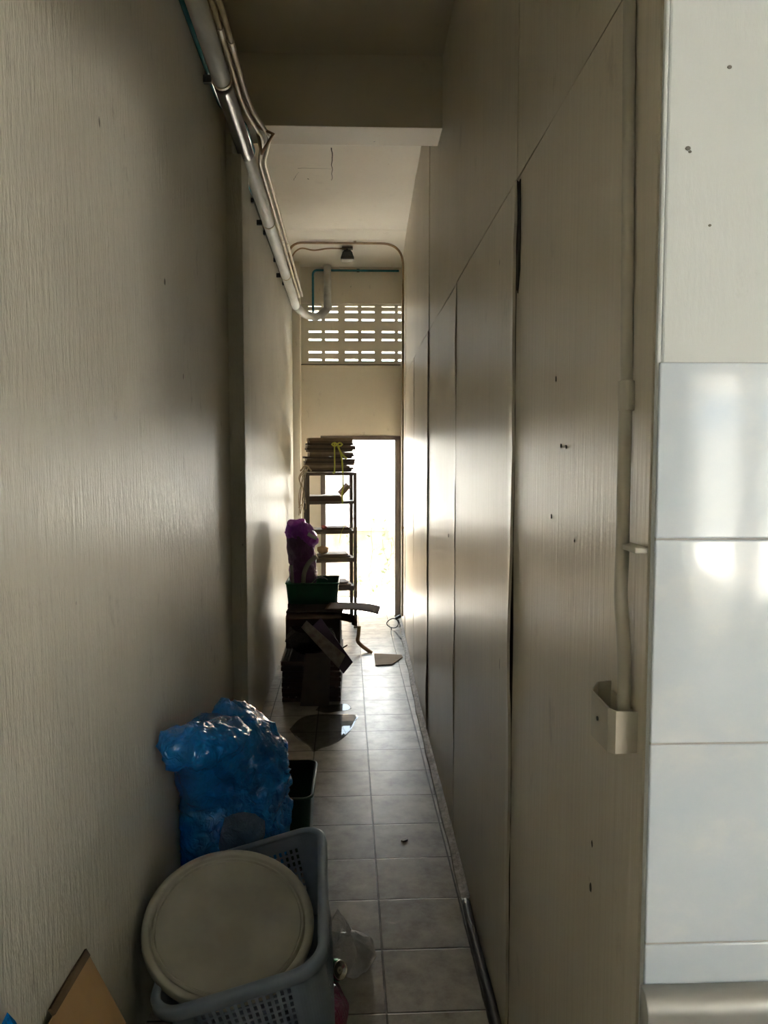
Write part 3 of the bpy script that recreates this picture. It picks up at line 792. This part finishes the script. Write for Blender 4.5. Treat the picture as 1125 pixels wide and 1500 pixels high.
# ------------------------------------------------------------------ the heap halfway down
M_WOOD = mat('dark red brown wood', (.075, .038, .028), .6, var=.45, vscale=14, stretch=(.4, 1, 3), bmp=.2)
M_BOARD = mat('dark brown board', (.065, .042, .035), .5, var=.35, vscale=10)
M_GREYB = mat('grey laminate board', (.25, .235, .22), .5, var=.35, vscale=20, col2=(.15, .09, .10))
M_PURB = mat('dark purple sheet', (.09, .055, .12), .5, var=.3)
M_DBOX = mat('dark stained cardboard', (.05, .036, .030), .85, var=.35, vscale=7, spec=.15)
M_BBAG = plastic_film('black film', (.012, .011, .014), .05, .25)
M_PURP_LIT = plastic_film('purple film', (.46, .10, .58), .4, .3)  # lighter copy of the sack's purple, light on its top painted in
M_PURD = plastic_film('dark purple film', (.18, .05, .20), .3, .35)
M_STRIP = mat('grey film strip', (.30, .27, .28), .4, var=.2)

crate_words = ['lowest of four, on the floor', 'second from the floor', 'third from the floor', 'topmost of the four']
cx0, cx1, cyf, cyb = -.502, -.104, 5.125, 6.06
hgt = .070
for k in range(4):
    j = random.Random(40 + k); dx, dy = j.uniform(-.008, .008), j.uniform(-.01, .01)
    z0 = .001 + k * (hgt + .0015)
    X0, X1, Y0, Y1 = cx0 + dx, cx1 + dx, cyf + dy, cyb + dy
    t = thing('wooden_crate', 'dark wooden slatted crate in the heap, ' + crate_words[k], 'crate', ((X0 + X1) / 2, (Y0 + Y1) / 2, z0), group='slatted wooden crates in the heap')
    for y in (Y0, Y1 - .014):
        for za, zb in ((.004, .030), (.042, hgt)):
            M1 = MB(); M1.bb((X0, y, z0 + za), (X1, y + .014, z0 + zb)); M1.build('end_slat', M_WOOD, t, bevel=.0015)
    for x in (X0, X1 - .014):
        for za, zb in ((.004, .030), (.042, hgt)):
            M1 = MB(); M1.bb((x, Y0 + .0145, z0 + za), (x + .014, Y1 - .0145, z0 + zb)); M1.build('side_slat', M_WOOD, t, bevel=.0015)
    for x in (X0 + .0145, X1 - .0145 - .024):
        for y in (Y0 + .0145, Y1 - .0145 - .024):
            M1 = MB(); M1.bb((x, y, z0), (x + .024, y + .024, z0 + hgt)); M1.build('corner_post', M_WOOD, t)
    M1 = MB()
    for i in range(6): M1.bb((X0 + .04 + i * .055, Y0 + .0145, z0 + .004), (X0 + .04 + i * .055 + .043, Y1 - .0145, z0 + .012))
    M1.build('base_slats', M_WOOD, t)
ztop = .001 + 4 * (hgt + .0015)

# stained box behind the bags, on the crates
t = thing('carton', 'dark stained carton on top of the wooden crates', 'box', (-.31, 5.76, ztop))
M1 = MB(); M1.bb((-.505, 5.47, ztop + .001), (-.115, 6.05, .515)); M1.build('carton_body', M_DBOX, t, bevel=.004)
M1 = MB(); M1.prism([(-.505, 5.47, .517), (-.115, 5.47, .517), (-.125, 5.76, .520), (-.50, 5.76, .520)], (0, 0, .004)); M1.build('flap', M_DBOX, t)
bb_ = crumpled([((-.33, 5.30, .395), (.155, .12, .10)), ((-.24, 5.28, .42), (.11, .09, .07)), ((-.44, 5.29, .42), (.055, .09, .075))], (-.31, 5.30, .40), 31, .011, 10, 5, floor=ztop + .002)
tag(bb_.build('black_bag', M_BBAG), 'crumpled black plastic bag on the front of the crates', 'bag')

# leaning boards
def plank(name, px_quad, ys, th, m, label, cat, bev=.002):
    P = [Y(a, b, y) for (a, b), y in zip(px_quad, ys)]
    nn_ = (P[1] - P[0]).cross(P[2] - P[0]).normalized()
    if nn_.y > 0: nn_ = -nn_
    mm = MB(); mm.prism(P, -nn_ * th); return tag(mm.build(name, m, bevel=bev), label, cat)
bq = [Z(440, 1034, .002), Z(482, 1034, .002)]
yb = bq[0].y
mm = MB(); pA, pB = bq; pC, pD = Y(484, 957, 5.135), Y(447, 957, 5.135)
pC.x = min(pC.x, pB.x + .01); nn_ = (pB - pA).cross(pD - pA).normalized(); nn_ = -nn_ if nn_.y > 0 else nn_
mm.prism([pA, pB, pC, pD], nn_ * .018)
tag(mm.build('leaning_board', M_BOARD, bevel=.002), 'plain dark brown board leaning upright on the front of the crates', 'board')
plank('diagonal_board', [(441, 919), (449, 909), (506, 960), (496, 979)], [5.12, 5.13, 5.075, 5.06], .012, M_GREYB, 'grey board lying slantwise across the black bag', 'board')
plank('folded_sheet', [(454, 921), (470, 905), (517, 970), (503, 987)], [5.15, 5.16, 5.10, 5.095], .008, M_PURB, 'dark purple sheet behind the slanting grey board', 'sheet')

# cardboard on top
def sag_sheet(name, c, sx, sy, rz, th, m, label, cat, sag=0, seed=0, droop=0, grp=None):
    mm = MB(); Rz = Matrix.Rotation(rz, 3, 'Z')
    def fn(a, b):
        x, y = (a - .5) * sx, (b - .5) * sy
        z = sag * (noise.noise(Vector((x * 6, y * 6, seed))) + .1) - droop * max(0, a - .55) ** 2 * 4
        return Vector(c) + Rz @ Vector((x, y, z))
    mm.grid(16, 8, fn)
    return tag(mm.build(name, m, smooth=True, solid=th), label, cat, grp)
M_CB2 = mat('dark brown card', (.105, .06, .04), .85, var=.3, vscale=6, spec=.15)  # dark brown card colour, mottled at random
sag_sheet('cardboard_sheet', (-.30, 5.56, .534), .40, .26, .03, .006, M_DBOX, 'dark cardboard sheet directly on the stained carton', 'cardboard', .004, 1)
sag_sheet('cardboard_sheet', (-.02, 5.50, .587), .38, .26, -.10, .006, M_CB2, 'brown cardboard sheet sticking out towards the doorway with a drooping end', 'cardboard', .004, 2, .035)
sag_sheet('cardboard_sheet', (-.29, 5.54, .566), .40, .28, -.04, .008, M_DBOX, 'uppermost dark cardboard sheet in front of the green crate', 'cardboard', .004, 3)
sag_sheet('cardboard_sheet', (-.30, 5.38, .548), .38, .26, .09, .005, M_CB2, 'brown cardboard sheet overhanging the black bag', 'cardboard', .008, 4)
rl = MB(); rl.tube(spline([(-.12, 5.50, .515), (-.06, 5.47, .512), (-.035, 5.45, .508)], 4), .030, 14)
rl.tube(spline([(-.03, 5.45, .512), (-.012, 5.43, .490), (-.016, 5.42, .466)], 4), [.024, .024, .023, .022, .022, .021, .02, .018, .014], 12)
tag(rl.build('paper_roll', M_CB2, smooth=True), 'rolled brown paper under the drooping cardboard sheet', 'roll')
st_ = MB(); st_.tube([(-.150, 5.30, .297), (-.062, 5.21, .374)], .005, 6)
tag(st_.build('stick', M_WOOD), 'short dark stick poking out right of the black bag', 'stick')

# green crate with the purple sack
M_GREENC = mat('green crate plastic', (.008, .10, .05), .45, var=.35, vscale=6)
t = thing('green_crate', 'dark green plastic crate on top of the heap', 'crate', (-.325, 5.87, .57))
a_, b_ = (-.520, 5.68), (-.130, 6.04)
L0 = rr(a_[0] + .015, b_[0] - .015, a_[1] + .015, b_[1] - .015, .02, .572, 4); L1 = rr(a_[0], b_[0], a_[1], b_[1], .022, .722, 4)
n = len(L0); M1 = MB(); M1.add(L0 + L1, [(i, (i + 1) % n, n + (i + 1) % n, n + i) for i in range(n)] + [tuple(range(n))]); M1.build('crate_body', M_GREENC, t, solid=.004)
M1 = MB(); M1.tube(L1 + [L1[0]], .007, 8, False); M1.build('rim', M_GREENC, t, True)
sup = MB(); sup.bb((-.51, 5.70, .5365), (-.14, 6.02, .5695))
tag(sup.build('folded_carton', M_DBOX, bevel=.004), 'flattened dark carton under the green crate', 'cardboard')
sk = crumpled([((-.405, 5.86, .80), (.105, .10, .24)), ((-.425, 5.85, 1.0), (.105, .095, .17))], (-.415, 5.86, .85), 51, .016, 9, 6, crease=.005, floor=.578, wall=XL + .006)
t = thing('purple_sack', 'tall dark purple plastic sack standing in the green crate', 'sack', (-.415, 5.86, .578))
sk.build('sack_body', M_PURD, t)
cap = crumpled([((-.445, 5.83, 1.105), (.080, .08, .085)), ((-.395, 5.83, 1.085), (.080, .078, .070)), ((-.345, 5.82, 1.040), (.062, .07, .050))], (-.42, 5.84, 1.09), 55, .018, 11, 6, crease=.006, wall=XL + .006)
o = cap.build('folded_top', M_PURP_LIT, t); o['label'] = 'folded top, its purple lightened as if lit'
def ribbon(px, ys, w, m, name, parent=None, label=None, cat=None, th=.002):
    C_ = spline([Y(a, b, y) for (a, b), y in zip(px, ys)], 6); mm = MB(); n = len(C_)
    def fn(a, b):
        i = min(int(round(a * (n - 1))), n - 1); p = C_[i]; q = C_[min(i + 1, n - 1)] - C_[max(i - 1, 0)]
        s = Vector((q.z, 0, -q.x)).normalized(); return p + s * w * (b - .5)
    mm.grid(n - 1, 1, fn); o = mm.build(name, m, parent, True, solid=th)
    if parent is None: tag(o, label, cat)
    return o
ribbon([(444, 855), (446, 838), (453, 824), (464, 815)], [5.73, 5.73, 5.735, 5.75], .034, M_STRIP, 'grey_strip', t)
ribbon([(451, 782), (458, 786), (464, 789)], [5.725, 5.73, 5.74], .026, M_WHITE, 'pale_patch', t)
ribbon([(429, 856), (428, 842), (427, 828)], [5.74, 5.74, 5.745], .022, M_STRIP, 'grey_strip', t)
wp = MB(); wp.grid(6, 4, lambda a, b: Vector((-.335 + .12 * a, 5.75 + .10 * b, .712 + .055 * math.sin(a * 2.6) * (1 - .5 * b) + .01 * noise.noise(Vector((a * 4, b * 4, 8))))))
tag(wp.build('crumpled_paper', M_WHITE, smooth=True, solid=.002), 'white paper beside the sack in the green crate', 'paper')

# ------------------------------------------------------------------ steel rack
M_RACK = mat('brown grey steel angle', (.13, .105, .085), .5, .3, var=.3)
rz = math.radians(8)
RK = Vector((-.472, 7.32, 0)); RR = Matrix.Rotation(rz, 3, 'Z')
rack = thing('steel_rack', 'tall steel angle rack with five shelves beside the back door', 'rack', RK, (0, 0, rz))
rw = lambda x, y, z: RK + RR @ Vector((x, y, z))
RWX, RDY = .488, .30
for (x, y, sx, sy) in ((0, 0, 1, 1), (RWX, 0, -1, 1), (0, RDY, 1, -1), (RWX, RDY, -1, -1)):
    M1 = MB(); q0 = rw(x + sx * .017, y + sy * .0015, .755); M1.box(q0, (.034, .003, 1.51), RR); M1.box(rw(x + sx * .0015, y + sy * .017, .755), (.003, .034, 1.51), RR); M1.build('post', M_RACK, rack)
ZSH = [1.512, 1.238, .952, .676, .400]
for z in ZSH:
    M1 = MB(); M1.box(rw(RWX / 2, RDY / 2, z - .002), (RWX - .008, RDY - .008, .003), RR)
    for y in (.004, RDY - .004): M1.box(rw(RWX / 2, y, z - .014), (RWX - .006, .003, .028), RR)
    for x in (.004, RWX - .004): M1.box(rw(x, RDY / 2, z - .014), (.003, RDY - .006, .028), RR)
    M1.build('shelf', M_RACK, rack)
M_FOLD = [mat('folded carton ' + n_, c_, .8, var=.35, vscale=9) for n_, c_ in (('tan', (.27, .20, .14)), ('brown', (.15, .105, .075)), ('dark', (.07, .05, .04)))]
t = thing('cardboard_bundle', 'bundle of flattened cartons tied with green ribbon on top of the rack', 'bundle', rw(.24, .14, ZSH[0]), (0, 0, rz))
z = ZSH[0] + .0055
nsh = 15
for k in range(nsh):
    j = random.Random(100 + k); th = .0205 if k < nsh - 1 else .03
    w_, d_ = .44 + j.uniform(-.035, .03), .29 + j.uniform(-.03, .02); ox = .232 + j.uniform(-.015, .018) - .01 * (k < 5)
    M1 = MB(); cc = (ox, .135 + j.uniform(-.01, .01), z + th / 2)
    def fn2(a, b, s, w_=w_, d_=d_, cc=cc, k=k, th=th):
        e_ = abs(a - .5) * 2
        return rw(cc[0] + (a - .5) * w_ + .010 * noise.noise(Vector((b * 5, k, s))), cc[1] + (b - .5) * d_, cc[2] + s * th * .485 + .0022 * noise.noise(Vector((a * 5, b * 4, (k + s * .5) * .35))) - .002 * (e_ ** 4) * (k % 3 - 1))
    n1, n2 = 14, 6
    tp_ = [fn2(i / n1, q / n2, 1) for i in range(n1 + 1) for q in range(n2 + 1)]; bt_ = [fn2(i / n1, q / n2, -1) for i in range(n1 + 1) for q in range(n2 + 1)]
    W_ = n2 + 1; fs = []; nn2 = len(tp_)
    for i in range(n1):
        for q in range(n2):
            f_ = (i * W_ + q, (i + 1) * W_ + q, (i + 1) * W_ + q + 1, i * W_ + q + 1); fs += [f_, tuple(x + nn2 for x in f_[::-1])]
    for i in range(n1): fs += [(i * W_, (i + 1) * W_, (i + 1) * W_ + nn2, i * W_ + nn2), (i * W_ + n2, (i + 1) * W_ + n2, (i + 1) * W_ + n2 + nn2, i * W_ + n2 + nn2)]
    for q in range(n2): fs += [(q, q + 1, q + 1 + nn2, q + nn2), (n1 * W_ + q, n1 * W_ + q + 1, n1 * W_ + q + 1 + nn2, n1 * W_ + q + nn2)]
    M1.add(tp_ + bt_, fs); M1.build('carton_sheet', M_FOLD[0 if k == nsh - 1 else [2, 1, 0, 1, 2, 1][k % 6]], t)
    z += th + .0006
ztp = z
M_RIB = mat('yellow green ribbon', (.55, .56, .05), .4, var=.2, trans=.2)
yr = 7.312
ribbon([(487, 693), (490, 690), (490, 660), (490, 648)], [yr + .010] * 4, .014, M_RIB, 'ribbon', t)
bw_ = MB()
for sgn, L_ in ((-1, .052), (1, .048)):
    cc = Y(494, 651, yr); pts = [cc + Vector((sgn * L_ * s_, -.012 * math.sin(s_ * PI), .016 * math.sin(s_ * PI) * q_)) for q_ in (1, -1) for s_ in ([0, .25, .5, .75, 1] if q_ == 1 else [.75, .5, .25, 0])]
    bw_.tube(pts, .0085, 8, True)
bow_ = bw_.build('bow', M_RIB, t, True)
ribbon([(494, 651), (500, 664), (508, 672)], [yr, yr - .005, yr], .018, M_RIB, 'ribbon_tail', bow_)
ribbon([(494, 651), (500, 668), (502, 690), (502.5, 712), (501, 728), (502, 737)], [yr, yr - .005, yr, yr - .008, yr - .008, yr - .008], .015, M_RIB, 'ribbon_tail', bow_)
ribbon([(502, 737), (504, 752), (506, 766), (500, 780), (497, 795)], [yr - .008, yr - .008, yr - .006, yr - .006, yr - .008], .004, M_RIB, 'ribbon_tail', bow_)

# things on the shelves (x along the rack, y into it)
def rbox(name, x0, x1, y0, y1, z0, h, m, label, cat, bev=.002, grp=None):
    mm = MB(); mm.box(rw((x0 + x1) / 2, (y0 + y1) / 2, z0 + h / 2), (x1 - x0, y1 - y0, h), RR); return tag(mm.build(name, m, bevel=bev), label, cat, grp)
t = thing('shallow_tray', 'long dark tray on the second shelf of the rack', 'tray', rw(.19, .14, ZSH[1]), (0, 0, rz))
M1 = MB()
zz = ZSH[1] + .001
for (x0, x1, y0, y1, h0, h1) in ((.03, .36, .02, .27, 0, .006), (.03, .36, .02, .026, .006, .040), (.03, .36, .264, .27, .006, .040), (.03, .036, .026, .264, .006, .040), (.354, .36, .026, .264, .006, .040)):
    M1.box(rw((x0 + x1) / 2, (y0 + y1) / 2, zz + (h0 + h1) / 2), (x1 - x0, y1 - y0, h1 - h0), RR)
M1.build('tray_body', M_BOARD, t)
M1 = MB(); M1.grid(10, 4, lambda a, b: rw(.025 + .34 * a, .015 + .26 * b, zz + .047 + .006 * a + .004 * noise.noise(Vector((a * 4, b * 3, 5))))); o = M1.build('paper_liner', M_WHITE, t, True, solid=.003); o['label'] = 'white paper lying over the tray'
M_PINK = mat('faded pink carton', (.50, .34, .32), .7, var=.15)
t = thing('small_carton', 'small faded pink carton tilted on the white paper of the second shelf', 'box', rw(.37, .10, ZSH[1] + .06), (0, 0, rz))
Rt = RR @ Matrix.Rotation(math.radians(-48), 3, 'Y') @ Matrix.Rotation(.2, 3, 'X')
M1 = MB(); M1.box(rw(.375, .08, ZSH[1] + .108), (.125, .07, .050), Rt); M1.build('carton_body', M_PINK, t, bevel=.002)
M1 = MB(); M1.box(rw(.375, .08, ZSH[1] + .108) + Rt @ Vector((-.0, -.0362, .0)), (.10, .001, .034), Rt); M1.build('carton_label', M_FOLD[0], t)
rbox('flat_board', .07, .44, .02, .27, ZSH[2] + .001, .012, M_FOLD[1], 'brown board lying on the third shelf', 'board')
rbox('flat_board', .20, .42, .03, .25, ZSH[2] + .0135, .016, M_CB2, 'shorter brown board lying on the other board of the third shelf', 'board')
rd = crumpled([(rw(.175, .06, ZSH[2] + .034), (.026, .022, .021))], rw(.175, .06, ZSH[2] + .034), 61, .005, 30, 4, floor=ZSH[2] + .0135)
tag(rd.build('red_packet', mat('dull red film', (.30, .04, .03), .5), smooth=True), 'small crumpled dull red packet on the third shelf', 'packet')
M_TWIG = mat('pale twig', (.30, .24, .18), .7)
for i, (a, b, lab) in enumerate([((536 - 16, 752), (511, 779), 'longer pale stick leaning up from the third shelf to the right post'), ((515, 772), (520, 780), 'short pale stick at the right end of the third shelf')]):
    mm = MB(); mm.tube([Y(*a, 7.43), Y(*b, 7.43)], .0035, 6); tag(mm.build('stick', M_TWIG), lab, 'stick')
for i, (x0, x1, y0, h0) in enumerate([(.10, .46, .02, 0), (.12, .43, .04, .017), (.14, .41, .06, .034)]):
    rbox('slim_tray', x0, x1, y0, .27, ZSH[3] + .001 + h0, .011, M_FOLD[i % 2], 'slim brown tray on the fourth shelf, ' + ['bottom', 'middle', 'top'][i] + ' of three', 'tray', .002, 'slim trays on the fourth shelf')
    for yy in ((.05, .24) if i < 2 else ()):
        pass
for i, (x0, x1, y0, h0) in enumerate([(.18, .46, .02, 0), (.20, .44, .04, .017), (.22, .41, .06, .034)]):
    rbox('slim_tray', x0, x1, y0, .27, ZSH[4] + .001 + h0, .011, M_FOLD[(i + 1) % 2], 'slim brown tray on the lowest shelf, ' + ['bottom', 'middle', 'top'][i] + ' of three', 'tray', .002, 'slim trays on the lowest shelf')
tb = crumpled([(rw(.165, .10, ZSH[3] + .085), (.055, .05, .036))], rw(.165, .10, ZSH[3] + .075), 63, .007, 18, 4, floor=ZSH[3] + .047)
tag(tb.build('paper_bag', M_CARD, smooth=True), 'crumpled tan paper bag on the trays of the fourth shelf', 'bag')

# dried string hanging between rack and wall
M_STR = mat('old straw string', (.45, .35, .22), .7, var=.3)
hs = MB()
for k in range(7):
    j = random.Random(70 + k); x0 = 446 + j.uniform(-5, 3)
    hs.tube(spline([Y(x0 + 4, 684 + j.uniform(-4, 5), 7.24), Y(x0 + j.uniform(-6, 3), 700, 7.23), Y(x0 + j.uniform(-5, 2), 718 + j.uniform(-3, 3), 7.23), Y(x0 - 3 + j.uniform(-4, 4), 735, 7.22), Y(x0 - 4 + j.uniform(-5, 5), 748 + j.uniform(-8, 10), 7.22)], 5), .0035, 6)
hs.tube(spline([Y(440, 690, 7.22), Y(448, 682, 7.24), Y(456, 690, 7.26)], 4), .008, 8)
tag(hs.build('hanging_string', M_STR, smooth=True), 'tangle of straw-coloured string hanging from the left end of the rack', 'string')

# ------------------------------------------------------------------ on the floor near the back
fc = [Z(548, 958, .004), Z(588, 960, .004), Z(590, 963, .004), Z(574, 974, .004), Z(550, 975, .004)]
mm = MB(); mm.prism(fc, (0, 0, .006)); tag(mm.build('cardboard_scrap', M_CARD), 'flat piece of tan cardboard lying on the floor by the right wall', 'cardboard')
ws = ribbon([(526, 917), (525, 930), (524, 939), (530, 946), (538, 952), (545, 957)], [6.62, 6.56, 6.52, 6.49, 6.46, 6.42], .032, M_CARD, 'paper_curl', None, 'curl of thin brown paper standing on the floor right of the heap', 'paper')
t = thing('cable_plug', 'loop of black cable with a plug at the foot of the door frame', 'cable', Z(577, 928, 0))
q = Y(575, 913, 7.30); lp = [q + Vector((.055 * math.cos(a), .02 * math.sin(a * 2), .045 * math.sin(a) )) for a in [i * PI / 12 for i in range(25)]]
M1 = MB(); M1.tube(lp, .005, 8, False); M1.tube(spline([lp[0], Vector((.405, 7.30, .10)), Vector((.425, 7.32, .03)), Vector((.41, 7.40, .008))], 5), .005, 8); M1.tube(spline([lp[17], lp[17] + Vector((.01, -.03, -.03)), Vector((q.x + .02, 7.2, .006)), Vector((q.x + .06, 6.9, .006))], 5), .005, 8); M1.build('cord', M_BLACK, t, True)
M1 = MB(); M1.box((.405, 7.295, .125), (.06, .035, .028), Matrix.Rotation(-.5, 3, 'Y')); M1.build('plug', M_BLACK, t, bevel=.006)
# ------------------------------------------------------------------ outside
M_YARD = mat('pale concrete yard', (.62, .60, .55), .8, var=.2, vscale=3, bmp=.2)
M_LOW = mat('weathered garden wall', (.20, .165, .12), .85, var=.35, vscale=2.5, bmp=.3, col2=(.11, .065, .035))
M_HOUSE = mat('white rendered facade', (.82, .81, .78), .8, var=.06)
g = MB(); g.bb((-30, YEND + .12, -.12), (30, 40, -.02)); g.bb((-30, -40, -.14), (30, -4.2, -.03)); struct(g.build('ground_outside', M_YARD))
g = MB(); g.bb((-6, 9.15, -.05), (6, 9.30, .78)); g.bb((-6, 9.12, .78), (6, 9.33, .83)); struct(g.build('wall_garden', M_LOW, bevel=.006))
M_LEAF = mat('dark leaf', (.055, .065, .025), .6, var=.4)
vn = MB(); vr = random.Random(5)
for k in range(6):
    x0 = -.05 + .11 * k + vr.uniform(-.03, .03); pts = [Vector((x0, 9.10, -.02))]
    for q in range(7): pts.append(pts[-1] + Vector((vr.uniform(-.05, .05), vr.uniform(-.01, .0), vr.uniform(.07, .16))))
    vn.tube(spline(pts, 3), .006, 6)
    for p in pts[1:]:
        for q in range(2):
            c_ = p + Vector((vr.uniform(-.05, .05), vr.uniform(-.03, .0), vr.uniform(-.05, .05))); a_ = vr.uniform(0, 6.3)
            e1 = Vector((math.cos(a_), -.4, math.sin(a_))) * .035; e2 = Vector((-math.sin(a_), .2, math.cos(a_))) * .018
            vn.add([c_ - e1, c_ + e2, c_ + e1, c_ - e2], [(0, 1, 2, 3)])
tag(vn.build('climbing_vine', M_LEAF), 'thin green vine on the low sunlit wall beyond the open door', 'plant')
g = MB(); g.bb((-9, 15, -.05), (9, 15.3, 3.2)); struct(g.build('wall_neighbour', M_HOUSE))
g = MB(); g.bb((-6, -14.4, -.05), (14, -14, 2.3)); struct(g.build('wall_street', M_HOUSE))

g = MB(); g.bb((-3, -9.5, 2.62), (7, -4.2, 2.72)); struct(g.build('sun_shield_street', M_HOUSE))  # unseen slab added to keep sun off the street and dim the front

# ------------------------------------------------------------------ light
W = bpy.data.worlds.new('sky'); S.world = W; W.use_nodes = True
bg = W.node_tree.nodes['Background']
bg.inputs['Color'].default_value = (.72, .87, 1.0, 1); bg.inputs['Strength'].default_value = 5.0
sd = bpy.data.lights.new('sun', 'SUN'); sd.energy = 165; sd.angle = math.radians(.6); sd.color = (1, .95, .86)
so = bpy.data.objects.new('sun', sd); COL.objects.link(so)
so.rotation_euler = Vector((-.62, .10, -.85)).to_track_quat('-Z', 'Y').to_euler(); so.location = (4, 6, 8)


def portal(name, a, b, rot):
    d = bpy.data.lights.new(name, 'AREA'); d.shape = 'RECTANGLE'; a = Vector(a); b = Vector(b)
    d.size = abs(b.x - a.x); d.size_y = abs(b.z - a.z); d.cycles.is_portal = True
    o = bpy.data.objects.new(name, d); COL.objects.link(o); o.location = (a + b) / 2; o.rotation_euler = rot


portal('back_doorway_daylight', (DX0, YEND + .13, 0), (DX1, YEND + .13, DZ), (-PI / 2, 0, 0))
portal('vent_daylight', (-.55, YEND + .13, 2.6), (.47, YEND + .13, 3.2), (-PI / 2, 0, 0))
portal('shop_front_daylight', (2.78, -4.22, 0), (5.1, -4.22, 2.35), (PI / 2, 0, 0))

S.view_settings.view_transform = 'Standard'; S.view_settings.look = 'None'
S.view_settings.gamma = 1; S.view_settings.use_curve_mapping = False
S.view_settings.exposure = 0.72
S.cycles.use_denoising = True
S.cycles.max_bounces = 14; S.cycles.diffuse_bounces = 8; S.cycles.glossy_bounces = 6; S.cycles.transparent_max_bounces = 12
S.cycles.sample_clamp_indirect = 12; S.cycles.caustics_reflective = True
